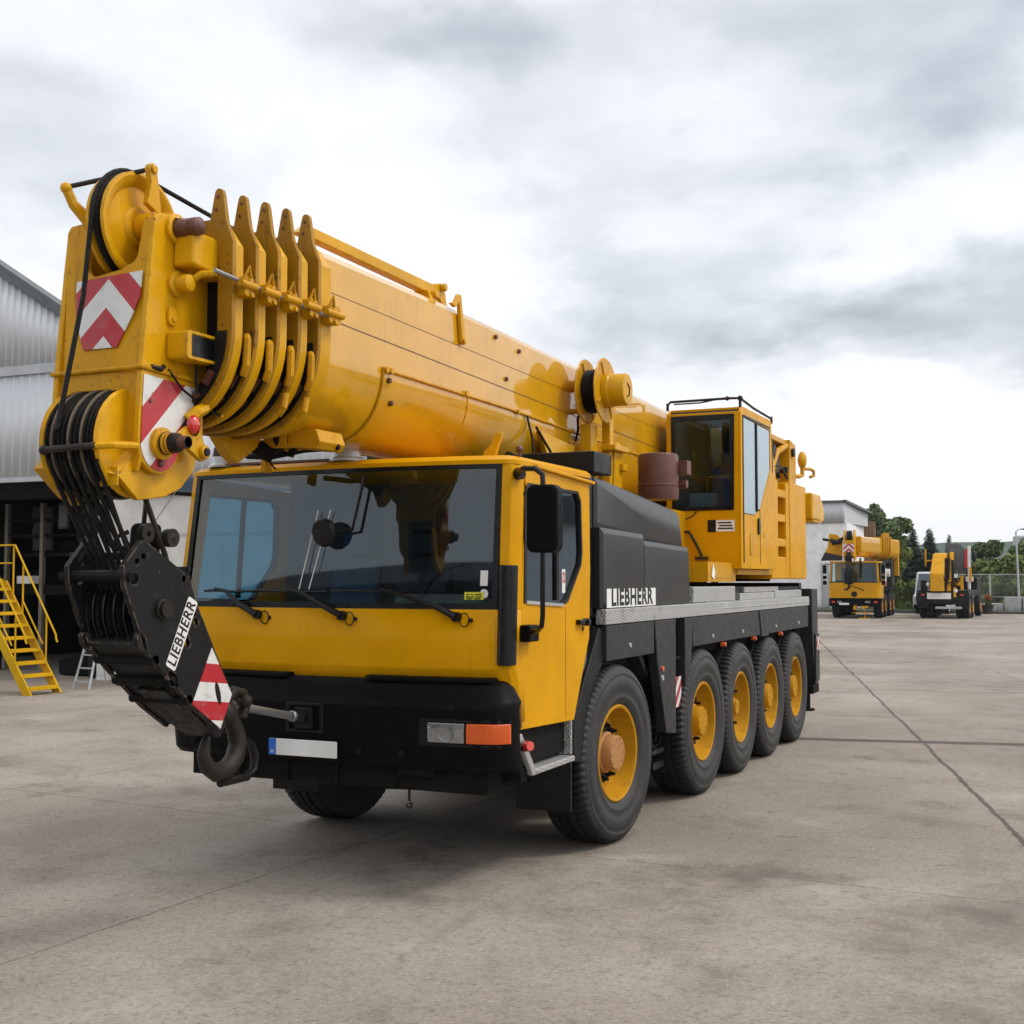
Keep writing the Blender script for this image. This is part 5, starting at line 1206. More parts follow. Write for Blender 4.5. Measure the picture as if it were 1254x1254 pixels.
g = G(); g.box(-17.3, -16.88, 12.2, 12.48, 1.92, 2.10); tag(g.build('crate', 'cladding_white', bevel=.02), 'small white box standing on the rack shelf behind the stair rail', 'box')
lt = empty('wall_lamp', (-16.0, 12.3, 3.45)); tag(lt, 'small pale rectangular lamp hanging high in the dark hangar', 'lamp')
o = G().box(-.16, .16, -.05, .05, -.32, .28).build('lamp_housing', 'greysteel', lt, bevel=.03); o = G().box(-.11, .11, -.056, -.0505, -.26, .22).build('lamp_glass', 'tarp', lt)
g = G(); g.cyl((-14.6, 12.2, .02), (-14.6, 12.2, .30), 1.0, 1.0, 36); g.cyl((-14.6, 12.2, .30), (-14.6, 12.2, .42), .9, .5, 36); tag(g.build('drum', 'darkwall', bevel=.02), 'low round dark steel drum lying on the hangar floor behind the stepladder', 'drum')
g = G(); g.box(-13.45, -13.15, 10.6, 10.85, 0, .38); g.box(-13.4, -13.2, 10.59, 10.60, .1, .3); tag(g.build('canister', 'white', bevel=.03), 'small white canister on the ground beside the stepladder feet', 'canister')
g = G(); g.prism(rrect(-13.95, -13.5, .0, .45, .06), 'y', 10.9, 11.3); tag(g.build('toolbox', 'black', bevel=.02), 'black toolbox on the ground by the hangar wall end', 'toolbox')

# yellow stairs
stg = empty('metal_stairs', (-12.6, 7.8, 0)); tag(stg, 'yellow metal stairs with handrails leading up into the hangar', 'stairs')
def sp(o): o.location = (12.6, -7.8, 0); return o
slope = 2.2/1.56   # rise over run
SX = lambda z: -12.10-(z-.0)/1.46
for y in (7.46, 8.16):
    sp(G().prism([(SX(-.0)+.10, 0), (SX(2.0)+.10, 2.0), (SX(2.0)-.10, 2.0), (SX(0)-.10, 0)], 'y', y-.015, y+.015).build('stringer', 'rail', stg))
for k in range(9):
    z = .10+.217*k; sp(G().box(SX(z)-.10, SX(z)+.12, 7.475, 8.145, z-.02, z+.035).build('step', 'rail', stg, bevel=.004))
sp(G().box(-15.0, SX(2.05), 7.40, 8.2, 1.97, 2.03).build('landing', 'rail', stg))
for y in (7.45, 8.17):
    sp(G().tube([(-12.13, y, .90), (-12.165, y, .96), (-12.17, y, 1.03), (-13.19, y, 2.65), (-15.0, y, 2.65)], .018).build('handrail', 'rail', stg))
    sp(G().tube([(-12.48, y, .86), (-12.97, y, 1.62)], .014).build('handrail', 'rail', stg))
    sp(G().tube([(-13.25, y, 2.32), (-15, y, 2.32)], .014).build('handrail', 'rail', stg))
    for x, z0, z1 in ((-12.40, .42, 1.36), (-12.98, 1.30, 2.28), (-13.22, 1.60, 2.63), (-14.3, 2.0, 2.64)): sp(G().tube([(x, y, z0), (x, y, z1)], .016).build('rail_post', 'rail', stg))
for y in (7.46, 8.16): sp(G().box(-14.6, -14.54, y-.03, y+.03, 0, 1.97).build('support_leg', 'rail', stg))
# stepladder
ldr = empty('stepladder', (-12.2, 9.2, 0)); tag(ldr, 'grey metal stepladder standing in front of the dark hangar opening', 'stepladder')
for sx in (-1, 1):
    G().tube([(sx*.19, -.35, 0), (sx*.11, .1, 1.45)], .022, 6).build('side_rail', 'galv', ldr)
    G().tube([(sx*.17, .50, 0), (sx*.11, .12, 1.43)], .016, 6).build('rear_leg', 'galv', ldr)
for k in range(6):
    z = .14+.24*k; f = z/1.45; w = .19-.08*f; G().box(-w, w, -.35+.45*f-.035, -.35+.45*f+.035, z-.012, z+.012).build('rung', 'galv', ldr)

# ------------------------------------------------------------------ far white building
fb = empty('warehouse', (-9, 76, 0)); tag(fb, 'white flat building with a grey clad upper storey behind the parked cranes', 'warehouse')
def fp(o): o.location = (9, -76, 0); return o
g = G(); g.box(-22, -8.78, 71.5, 78.2, 0, 5.55); fp(g.build('wall', 'cladding_white', fb))
fp(clad('upper_cladding', lambda x: 6.85, 5.56, -22, -8.9, 'farclad', 71.4, fb, .45))
g = G(); g.loft([[(-8.9, 71.4, 5.56), (-8.9, 71.4, 6.85), (-22, 71.4, 6.85), (-22, 71.4, 5.56)], [(-8.5, 78.2, 5.56), (-8.5, 78.2, 6.45), (-22, 78.2, 6.45), (-22, 78.2, 5.56)]]); fp(g.build('upper_storey', 'farclad', fb))
g = G(); g.box(-22, -8.85, 71.30, 71.42, 6.85, 6.98); g.loft([[(-8.95, 71.3, 6.85), (-8.75, 71.3, 6.85), (-8.75, 71.3, 7.0), (-8.95, 71.3, 7.0)], [(-8.5, 78.2, 6.42), (-8.2, 78.2, 6.42), (-8.2, 78.2, 6.55), (-8.5, 78.2, 6.55)]]); fp(g.build('roof_trim', 'trim', fb))
g = G()
for x in (-10.4, -10.05): g.box(x, x+.1, 71.38, 71.49, 0, 3.0)
g.box(-10.3, -10.05, 71.42, 71.49, .1, 1.6); fp(g.build('downpipe', 'galv', fb))
g = G()
for k in range(4): g.box(-9.0+.22*k, -8.82+.22*k, 79, 79.2, 0, 5.75+.2*(k > 1))
g.box(-9.0, -8.16, 79.2, 79.25, .3, 5.6)
tag(g.build('timber_screen', 'wood'), 'brown timber screen of tall boards beside the white building', 'screen')

# ------------------------------------------------------------------ parked crane and loader truck far behind
def wheel_simple(x, y, r, w, parent, rimmat='bgyellow'):
    e = empty('wheel', (x, y, r), 0, parent); s = 1 if x > 0 else -1
    G().lathe([(r*.55, -w/2), (r*.9, -w/2), (r, -w*.38), (r, w*.38), (r*.9, w/2), (r*.55, w/2)], (0, 0, 0), (1, 0, 0), 28).build('tyre', 'rubber', e)
    G().lathe([(r*.56, w*.45), (r*.5, w*.3), (r*.3, w*.2), (r*.25, w*.5), (0, w*.5)], (0, 0, 0), (s, 0, 0), 20).build('rim', rimmat, e)
    return e
c2 = empty('mobile_crane', (-6.08, 57.2, 0), R(2)); tag(c2, 'yellow mobile crane parked facing the camera in front of the white building', 'mobile crane')
P = c2
for y in (1.5, 3.2, 5.6, 7.3):
    for x in (-1.05, 1.05): wheel_simple(x, y, .64, .42, P)
g = G(); g.loft([[(x, y, z) for x, y in ((-1.27, .12), (-1.15, 0), (1.15, 0), (1.27, .12), (1.27, 1.9), (-1.27, 1.9))] for z in (1.0, 1.84)])
g.loft([[(-1.27, .12, 1.84), (-1.2, .02, 1.84), (-1.12, .1, 1.84), (-1.15, .4, 1.84)], [(-1.2, .18, 2.88), (-1.15, .10, 2.88), (-1.08, .16, 2.88), (-1.1, .4, 2.88)]]); g.loft([[(1.27, .12, 1.84), (1.2, .02, 1.84), (1.12, .1, 1.84), (1.15, .4, 1.84)], [(1.2, .18, 2.88), (1.15, .10, 2.88), (1.08, .16, 2.88), (1.1, .4, 2.88)]])
g.box(-1.22, 1.22, .08, 1.9, 2.86, 2.95); g.box(-1.2, 1.2, 1.75, 1.9, 1.84, 2.86); g.box(1.19, 1.22, 1.2, 1.9, 1.84, 2.86); g.build('cab', 'bgyellow', P, bevel=.03)
g = G(); g.loft([[(-1.17, .04, 1.86), (1.17, .04, 1.86), (1.17, .06, 1.86), (-1.17, .06, 1.86)], [(-1.12, .12, 2.86), (1.12, .12, 2.86), (1.12, .14, 2.86), (-1.12, .14, 2.86)]]); g.build('windscreen', 'cabglass', P)
g = G(); g.box(-1.0, 1.0, .5, 1.7, 1.5, 2.0); g.box(.3, .8, 1.2, 1.5, 2.0, 2.6); g.box(-.8, -.3, 1.2, 1.5, 2.0, 2.6); g.build('cab_interior', 'interior', P)
g = G(); g.box(-1.18, 1.18, .02, .06, 1.82, 1.9); g.box(1.20, 1.275, .35, 1.15, 1.9, 2.8); g.build('window_rubber', 'black', P)
g = G(); g.loft([[(x, y, z) for x, y in ((-1.3, .15), (-1.2, -.06), (1.2, -.06), (1.3, .15), (1.3, .8), (-1.3, .8))] for z in (.62, 1.05)]); g.build('bumper', 'plastic', P, bevel=.03)
for x in (-1.12, 1.0): G().box(x, x+.16, -.09, -.061, .80, .90).build('turn_signal', 'redlens', P)
g = G(); g.box(-.85, -.6, -.085, -.061, .80, .9); g.box(.55, .8, -.085, -.061, .80, .9); g.build('headlight', 'headlens', P)
G().box(-.75, -.25, -.085, -.061, .70, .80).build('number_plate', 'white', P)
g = G(); g.cyl((0, -.02, 1.25), (0, .0, 1.25), .14, .15, 24); g.build('round_badge', 'black', P)
g = G(); g.box(-.05, .12, -.06, -.0, .45, .75); g.box(.35, .7, -.085, -.06, .55, .65); g.box(-.1, .9, -.05, -.0, .28, .32); g.box(.5, .54, -.06, -.02, .0, .6); g.box(.2, .75, -.15, .1, .0, .05); g.build('front_winch', 'wornyellow', P)
g = G(); g.box(-1.0, 1.0, .8, 8.4, .8, 1.4); g.box(-1.25, 1.25, 2.0, 8.5, 1.42, 1.62); g.build('chassis', 'chassis', P)
g = G(); g.box(-1.2, 1.2, 2.0, 3.6, 1.62, 2.2); g.build('engine_cover', 'bgyellow', P, bevel=.04)
g = G(); g.box(1.0, 1.24, 2.0, 3.5, 2.2, 2.9); g.prism([(1.95, 2.2), (3.6, 2.2), (3.3, 2.75), (1.95, 2.9)], 'x', -1.2, .98); g.build('engine_grille', 'greysteel', P)
g = G(); g.box(.75, 1.5, 4.0, 5.4, 1.7, 3.62); g.build('operator_cab', 'greysteel', P, bevel=.03); G().box(.80, 1.45, 3.985, 3.998, 2.75, 3.52).build('cab_window', 'sideglass', P); g = G(); g.box(1.5, 1.75, 4.9, 5.4, 2.2, 3.5); g.box(-1.2, 1.2, 5.4, 7.8, 1.7, 2.9); g.build('superstructure', 'bgyellow', P, bevel=.03)
BR = Matrix.Rotation(R(-15), 4, 'Z')
def sl_(o): o.data.transform(BR); return o
g = G(); g.loft([usec(.42, 4.22-.02*(y), 3.18-.02*y, y, 8) for y in (.05, 3.4)]); sl_(g.build('boom_section', 'boomyellow', P, sharp=25))
g = G(); g.loft([usec(.5, 4.25-.02*y, 3.12-.02*y, y, 8) for y in (3.4, 5.2)]); sl_(g.build('main_boom', 'bgyellow', P, sharp=25))
for k in range(4):
    y = 2.9+.24*k; g = G(); g.loft([usec(.54+.02*k, 4.24+.02*k, 3.05, yy, 8) for yy in (y, y+.09)]); g.box(.38, .5, y, y+.08, 4.2, 4.45+.02*k); sl_(g.build('section_collar', 'wornyellow', P))
g = G(); g.prism([(-.75, 3.2), (-.72, 4.2), (-.5, 4.55), (-.2, 4.55), (.1, 4.15), (.1, 3.1), (-.5, 2.95)], 'x', -.42, -.34); g.prism([(-.75, 3.2), (-.72, 4.2), (-.5, 4.55), (-.2, 4.55), (.1, 4.15), (.1, 3.1), (-.5, 2.95)], 'x', .06, .14); g.box(-.34, .06, -.72, -.68, 3.2, 4.0); g.box(-.34, .06, -.1, .1, 3.1, 4.1); g.build('boom_head', 'bgyellow', P, bevel=.02)
for z, y in ((4.25, -.42), (3.15, -.62)): G().lathe([(.05, -.12), (.26, -.12), (.26, .12), (.05, .12)], (-.14, y, z), (1, 0, 0), 24).build('sheave', 'black', P)
g = G(); g.prism([(-.62, 3.85), (-.62, 3.2), (-.44, 3.02), (-.44, 3.85)], 'z', 0, .001) if 0 else g.box(-.40, .12, -.765, -.755, 3.42, 3.82)
g.build('chevron_board', stripes('far_chevron', (1, 0, 1, True, -.14), .26, .02), P)
g = G()
for k in range(4): g.tube([(-.28+.07*k, -.85, 3.1), (-.26+.06*k, -.8, 2.4)], .02, 6)
g.tube([(.35, -.1, 3.1), (.32, -.15, 2.4), (.3, -.1, 2.1)], .05, 6); g.build('hoist_rope', 'rope', P)
g = G(); g.prism([(-.98, 2.5), (-.70, 2.5), (-.62, 2.0), (-.75, 1.75), (-.92, 1.8), (-1.0, 2.2)], 'x', -.36, .06); tag_hook = g
hk2 = g.build('hook_block', 'black', bevel=.02); hk2.location = c2.location; hk2.rotation_euler = c2.rotation_euler
g = G(); g.tube([(-.15, -.8, 1.8), (-.15, -.75, 1.6), (-.28, -.7, 1.48), (-.45, -.68, 1.5)], [.06, .07, .06, .03]); g.tube([(-.1, -.75, 1.7), (.5, -.1, 1.45)], .03, 6); hq = g.build('hook', 'hooksteel', hk2)
tag(hk2, 'small black hook block hanging before the windscreen of the parked crane', 'hook block')
g = G(); g.prism([(-1.55, 3.35), (-.62, 3.2), (-.60, 4.05), (-.9, 4.35), (-1.28, 4.4), (-1.36, 3.7)], 'y', .4, .52); g.build('jib_bracket', 'bgyellow', P, bevel=.02)
g = G(); g.prism([(-1.72, 2.98), (-.62, 2.98), (-.60, 3.22), (-1.5, 3.42)], 'y', .3, .42); g.build('jib_plate', 'greysteel', P, bevel=.02)
g = G(); g.tube([(-1.2, .35, 4.05), (-.9, .3, 3.95), (-.5, .2, 4.15)], .10, 8); g.tube([(-1.1, .3, 3.9), (-.6, .2, 4.0)], .12, 8); g.cyl((-1.6, .35, 4.1), (-1.3, .35, 4.05), .07); g.build('jib_fitting', 'black', P)
for sx in (-1, 1):
    m = empty('wing_mirror', (0, 0, 0), 0, P); g = G()
    for z0, z1 in ((2.3, 2.75), (2.02, 2.2), (1.72, 1.95)): g.prism(rrect(*sorted((sx*1.38, sx*1.56)), z0, z1, .05), 'y', -.08, .04)
    g.build('mirror_housing', 'plastic', m); G().tube([(sx*1.2, .15, 2.78), (sx*1.45, 0, 2.82), (sx*1.47, -.02, 2.7)], .025, 6).build('mirror_arm', 'black', m)
g = G(); g.box(1.26, 1.30, 2.6, 3.1, 1.7, 2.6); g.build('white_side_plate', 'white', P); g = G(); g.cyl((1.26, 3.4, 2.35), (1.45, 3.4, 2.35), .22, .22, 20); g.build('round_lamp', 'white', P); G().box(1.27, 1.31, 2.65, 2.95, 1.66, 1.9).build('warning_sign', 'red', P)

c3 = empty('loader_truck', (-1.92, 58.8, 0), R(-2)); tag(c3, 'truck with a folded yellow loader crane seen from behind', 'loader truck'); P = c3
for y in (1.0, 2.4):
    for x in (-1.08, -.72, .72, 1.08): wheel_simple(x, y, .56, .30, P)
for x in (-1.05, 1.05): wheel_simple(x, 6.2, .56, .32, P)
g = G(); g.box(-1.3, 1.3, .0, .25, .75, 1.32); g.box(-1.25, 1.25, .2, 4.0, 1.2, 1.45); g.box(-.5, .5, .2, 7.5, .7, 1.2); g.build('chassis', 'blackgloss', P, bevel=.02)
for x in (-1.28, .75): G().box(x, x+.53, .1, .5, .5, .76).build('rear_mudguard', 'blackgloss', P, bevel=.02)
G().box(-.75, .42, -.03, -.002, 1.0, 1.32).build('rear_board', 'cladding_white', P, bevel=.01)
g = G(); g.box(-.35, .95, -.06, .0, .50, .62); g.build('underrun_bar', 'alu', P, bevel=.01)
for x in (-.95, .95): G().box(x-.09, x+.09, -.03, -.002, 1.18, 1.26).build('tail_lamp', 'redlens', P)
g = G(); g.prism([(-.4, 1.4), (-.3, 2.3), (.9, 3.35), (1.8, 3.4), (1.9, 3.1), (1.0, 2.9), (.3, 2.2), (.2, 1.4)], 'x', -.55, .10); g.prism([(.0, 1.4), (.9, 1.4), (1.8, 3.3), (1.4, 3.45)], 'x', .22, .42); g.build('loader_boom', 'bgyellow', P, bevel=.04)
g = G(); g.cyl((-.57, -.1, 2.05), (.12, -.1, 2.05), .12); g.box(.10, .30, .4, 1.3, 1.9, 3.1); g.build('boom_pin', 'black', P)
G().box(-.3, .0, -.33, -.312, 1.45, 1.95).build('chevron_board', stripes('loader_chevron', (1, 0, 1, True, -.15), .16, .0), P)
g = G(); g.tube([(-.3, 1.3, 3.35), (-.6, 1.2, 3.0), (-.95, 1.1, 2.95)], .05); g.tube([(-.95, 1.1, 2.7), (-.95, 1.1, 3.6)], .04); g.build('loader_hook_arm', 'bgyellow', P)
g = G(); g.prism([(.2, 2.3), (.95, 2.3), (1.05, 3.4), (.75, 3.85), (.05, 3.9)], 'y', 1.6, 1.75); g.build('grey_cover_plate', 'tarp', P, bevel=.02)
g = G(); g.tube([(1.0, 1.5, 2.6), (1.05, 1.5, 3.6)], .09); g.build('red_arm', 'red', P); g = G(); g.tube([(1.15, 1.4, 1.5), (1.18, 1.4, 3.75)], .08); g.box(1.0, 1.35, 1.3, 1.5, 1.9, 2.15); g.build('white_mast', 'white', P); g = G(); g.ball((1.4, 1.5, 3.2), .22, .6, 1, 1.5); g.box(1.0, 1.2, 1.52, 1.7, 1.4, 2.9); g.build('hose_reel', 'black', P)
g = G(); g.box(.85, .98, .3, .45, 1.35, 2.2); g.box(1.22, 1.32, .9, 1.05, 1.9, 2.65); g.box(.55, .68, -.05, .1, 1.1, 1.6); g.build('stake', 'bgyellow', P)
for x, z in ((-.7, 1.75), (.0, 1.8), (.65, 1.42)): g = G(); g.ball((x, .0, z), .10); g.build('work_lamp', 'white', P)
g = G(); g.tube([(.4, .5, 1.5), (.7, .6, 2.0), (.95, .6, 1.55)], .05); g.ball((.3, .4, 1.6), .2, 1, 1, .6); g.ball((.75, .4, 1.75), .16, 1.2, 1, .6); g.build('loader_base', 'wornyellow', P)
g = G(); g.box(-1.2, 1.2, 4.6, 6.6, 1.2, 2.1); g.build('cab', 'black', P, bevel=.05)

g = G()
for k, (x0, z0, x1, z1) in enumerate(((-.5, 1.5, .3, 2.1), (-.2, 1.45, .6, 1.9), (.1, 1.5, .35, 2.6), (-.6, 1.5, -.35, 2.2), (.5, 1.4, .8, 2.4))): g.tube([(x0, .1+.1*k, z0), ((x0+x1)/2+.1, .05, (z0+z1)/2+.15), (x1, .3, z1)], .03, 6)
g.box(-.62, -.5, .0, .1, 1.4, 2.0); g.box(.44, .56, .1, .3, 1.35, 3.0); g.box(-1.1, -.8, .3, .6, 1.45, 1.95); g.build('hydraulics', 'black', P)
vn = empty('van', (-3.45, 67.3, 0), R(-4)); tag(vn, 'silver van with greenish windscreen parked between the two far cranes', 'van'); P = vn
body = [(0, .35), (0, 1.05), (.55, 1.20), (1.25, 2.35), (1.5, 2.45), (4.6, 2.45), (4.8, 1.2), (4.8, .35)]
g = G(); g.prism(body, 'x', -.95, .95); g.build('body', 'cladgrey', P, bevel=.08, seg=3)
g = G(); g.loft([[(-.85, .58, 1.25), (.85, .58, 1.25), (.85, .60, 1.27), (-.85, .60, 1.27)], [(-.78, 1.20, 2.33), (.78, 1.20, 2.33), (.78, 1.22, 2.35), (-.78, 1.22, 2.35)]])
for v in g.bm.verts: v.co.y -= .035
g.build('windscreen', 'sideglass', P)
for x in (-.78, .62): G().box(x, x+.18, -.02, .01, .75, .95).build('headlight', 'headlens', P, bevel=.01)
G().box(-.9, .9, -.05, .01, .35, .55).build('bumper', 'plastic', P, bevel=.02)
for y in (.9, 3.8):
    for x in (-.85, .85): wheel_simple(x, y, .34, .2, P, 'galv')

# ------------------------------------------------------------------ fence, lamps, blocks, planter
fn = empty('chain_link_fence', (2, 72, 0)); tag(fn, 'galvanised chain link fence along the grass beyond the yard', 'fence')
for k in range(10): G().cyl((-4.9+2.45*k, 0, 0), (-4.9+2.45*k, 0, 2.35), .045, .045, 8).build('fence_post', 'galv', fn)
g = G()
for k in range(int(24/.11)):
    x = -4.9+.11*k
    for s in (1, -1):
        a, b = (x, x+2.2*.5*s); g.quad((a, -.002*s, .1), (a+.006, -.002*s, .1), (b+.006, -.002*s, 2.3), (b, -.002*s, 2.3))
g.build('wire_mesh', 'galv', fn)
g = G(); g.cyl((-4.9, 0, 2.3), (19, 0, 2.3), .022, .022, 6); g.cyl((-4.9, 0, .95), (19, 0, .95), .018, .018, 6); g.build('fence_rail', 'galv', fn)
for i, (x0, x1, z1, lab) in enumerate(((.42, 1.36, .98, 'tall pale concrete block beside the lamp post foot at the yard edge'), (1.44, 3.0, .98, 'pale concrete block cut by the right picture edge'), (-1.05, .36, .60, 'low pale concrete block behind the flower planter'), (-2.6, -1.2, .5, 'low pale concrete block beside the loader truck wheels'))):
    tag(G().box(x0, x1, 70.2, 70.8, .0, z1).build('concrete_block', 'conc_block', bevel=.03), lab, 'concrete block', 'concrete blocks along the yard edge')
pt = empty('planter', (-.42, 69.0, 0)); tag(pt, 'dark planter with orange flowers at the yard edge', 'planter')
G().lathe([(0, 0), (.22, 0), (.34, .5), (.36, .52), (.30, .52), (.28, .44), (0, .44)], (0, 0, 0), (0, 0, 1), 20).build('pot', 'terracotta', pt)
rng = random.Random(11)
def leafcloud(name, mat, parent, blobs, n, size, rng, flat=.0):
    """many small leaf faces spread through the given ellipsoids (x, y, z, rx, ry, rz)"""
    vs = []; fs = []
    vol = [b[3]*b[4]*b[5] for b in blobs]
    for _ in range(n):
        b = rng.choices(blobs, [v**.67 for v in vol])[0]
        d = Vector((rng.gauss(0, 1), rng.gauss(0, 1), rng.gauss(0, 1))).normalized()*(rng.random()**.42)
        c = Vector((b[0]+d.x*b[3], b[1]+d.y*b[4], b[2]+d.z*b[5]))
        nrm = (d*.7+Vector((rng.uniform(-1, 1), rng.uniform(-1, 1), rng.uniform(-.3, 1)))).normalized()
        u = nrm.orthogonal().normalized(); w = nrm.cross(u); a = rng.uniform(0, 6.28); u, w = u*math.cos(a)+w*math.sin(a), w*math.cos(a)-u*math.sin(a)
        s = size*rng.uniform(.6, 1.4); i = len(vs)
        vs += [c+u*s, c+w*s*.55, c-u*s, c-w*s*.55]; fs.append((i, i+1, i+2, i+3))
    me = bpy.data.meshes.new(name); me.from_pydata(vs, [], fs); me.materials.append(M[mat])
    o = bpy.data.objects.new(name, me); COL.objects.link(o); o.parent = parent; return o
def leafmat(name, a, b_):
    m, nt, ns, lk, b = newmat(name); P = coords(nt, 'Object')
    n = noise(nt, P, 1.6, 4); n2 = noise(nt, P, 9, 2)
    c = mix(nt, maprange(nt, n, .35, .65), a, b_); c = mix(nt, maprange(nt, n2, .4, .7, 0, .45), c, tuple(x*1.5 for x in b_))
    lk.new(c, b.inputs['Base Color']); b.inputs['Roughness'].default_value = .65; b.inputs['Specular IOR Level'].default_value = .3
    return m
M['leaf_mid'] = leafmat('mid_green_leaves', (.058, .092, .026), (.115, .158, .046))
M['leaf_lime'] = leafmat('lime_green_leaves', (.085, .115, .022), (.145, .180, .040))
M['leaf_dark'] = leafmat('dark_conifer_needles', (.014, .030, .018), (.028, .052, .028))
M['bark'] = paint('bark', (.06, .045, .03), .9, dirt_amt=.4)
leafcloud('flowers', 'flower', pt, [(0, 0, .95, .25, .25, .25)], 160, .06, rng); leafcloud('foliage', 'leaf_mid', pt, [(0, 0, .72, .32, .32, .30), (.05, 0, .95, .2, .2, .3)], 260, .07, rng)
def tree(name, x, y, h, w, mat, label, group, seed, n=6000, size=.20, z0=.22, kind='broad'):
    rng = random.Random(seed); t = empty(name, (x, y, -.06)); tag(t, label, 'tree', group)
    g = G()
    g.tube([(0, 0, 0), (rng.uniform(-.05, .05)*h*.2, 0, h*.3), (rng.uniform(-.1, .1)*w, 0, h*.6), (0, 0, h*.9)], [.045*h*.6, .032*h*.6, .02*h*.6, .006*h], 8)
    blobs = []
    if kind == 'broad':
        for k in range(20):
            a = rng.uniform(0, 6.28); rr = rng.uniform(.12, .52)*w; zz = h*rng.uniform(z0+.10, .95); f = 1-.38*abs(zz/h-.42)*2
            c = (rr*math.cos(a)*f, rr*math.sin(a)*f, zz); r = w*rng.uniform(.08, .22); blobs.append((*c, r, r, r*rng.uniform(.7, 1.1)))
            g.tube([(0, 0, zz*.62), (c[0]*.6, c[1]*.6, zz*.85), c], [.010*h, .006*h, .003*h], 6)
        blobs.append((0, 0, h*.92, w*.16, w*.16, h*.09))
    else:
        m = 12
        for k in range(m):
            f = k/(m-1); zz = h*(.10+.88*f); rad = w*.5*(1-f)**.85+.03*w
            for q in range(5 if f < .8 else 2):
                a = rng.uniform(0, 6.28); r = rad*rng.uniform(.5, .8); blobs.append((r*math.cos(a), r*math.sin(a), zz-.02*h, rad*.42, rad*.42, h*.045))
        blobs.append((0, 0, h*.97, w*.03, w*.03, h*.05))
    g.build('trunk', 'bark', t)
    if kind == 'broad': leafcloud('crown', mat, t, blobs, n, size, rng)
    else:
        vs = []; fs = []; ph = rng.uniform(0, 6)
        for _ in range(n):
            f = 1-math.sqrt(rng.random()); z = h*(.06+.94*f); a = rng.uniform(0, 6.283)
            tier = .62+.38*((f*13+.25*math.sin(2*a+ph)) % 1.0 < .62)
            rad = (w*.5*(1-f)**.9*tier*(.85+.15*math.sin(3*a+f*17+ph))+.02*w)*rng.random()**.4
            c = Vector((rad*math.cos(a), rad*math.sin(a), z-.18*rad)); o_ = Vector((math.cos(a), math.sin(a), -.35)).normalized(); s_ = Vector((-math.sin(a), math.cos(a), rng.uniform(-.4, .4)))
            L = size*rng.uniform(.7, 1.5); i = len(vs); vs += [c-o_*L*.3, c+s_*L*.22, c+o_*L, c-s_*L*.22]; fs.append((i, i+1, i+2, i+3))
        me = bpy.data.meshes.new('crown'); me.from_pydata(vs, [], fs); me.materials.append(M[mat]); o = bpy.data.objects.new('crown', me); COL.objects.link(o); o.parent = t
    return t
tg = 'trees beyond the fence'
tree('broadleaf_tree', -10.0, 100, 7.0, 4.6, 'leaf_mid', 'tall mid green broadleaf tree rising right behind the timber screen', tg, 1, 12000, .20, .0)
tree('broadleaf_tree', -11.8, 104, 8.6, 3.6, 'leaf_mid', 'tallest green tree, its top showing just above the warehouse roof edge', tg, 2, 8000, .20, .0)
tree('conifer_tree', -7.0, 90, 6.1, 3.5, 'leaf_dark', 'dark pointed conifer nearest the parked crane, left of its twin', tg, 3, 15000, .17, kind='con')
tree('conifer_tree', -5.85, 90.5, 6.0, 3.6, 'leaf_dark', 'dark pointed conifer directly behind the loader truck hook arm', tg, 4, 15000, .17, kind='con')
tree('bushy_tree', -7.4, 83, 4.2, 3.0, 'leaf_lime', 'lime green bushy tree in front of the dark conifers behind the parked crane', tg, 5, 7000, .16, .0)
tree('bushy_tree', -3.6, 86, 4.6, 2.2, 'leaf_lime', 'small lime green tree above the grey plate of the loader truck', tg, 6, 5000, .15, .0)
tree('conifer_tree', -26.3, 330, 13.6, 5.0, 'leaf_dark', 'lone distant conifer showing just above the grey plate of the loader truck', tg, 7, 5000, .5, kind='con')
rowd = [(-1.7, 88, 4.6, 4.2, 'leaf_mid', 'mid green round tree right beside the loader truck mast'), (.3, 92, 4.5, 5.0, 'leaf_mid', 'mid green round tree left of the lamp post beyond the fence'), (2.9, 96, 4.0, 5.2, 'leaf_mid', 'mid green low tree behind the lamp post at the right picture edge'),
        (-1.0, 80, 3.2, 3.6, 'leaf_lime', 'lime green shrub behind the first fence post beside the truck'), (.5, 79, 3.3, 3.8, 'leaf_lime', 'lime green shrub behind the middle of the fence, left of the lamp post'), (2.4, 80, 3.0, 3.8, 'leaf_lime', 'lime green shrub behind the fence by the right picture edge'), (-2.9, 79, 2.6, 2.2, 'leaf_mid', 'mid green shrub showing low between the loader truck and the fence')]
for i, (x, y, h, w, mt, lab) in enumerate(rowd): tree('bushy_tree', x, y, h, w, mt, lab, tg, 20+i, 7000, .17, -.05)
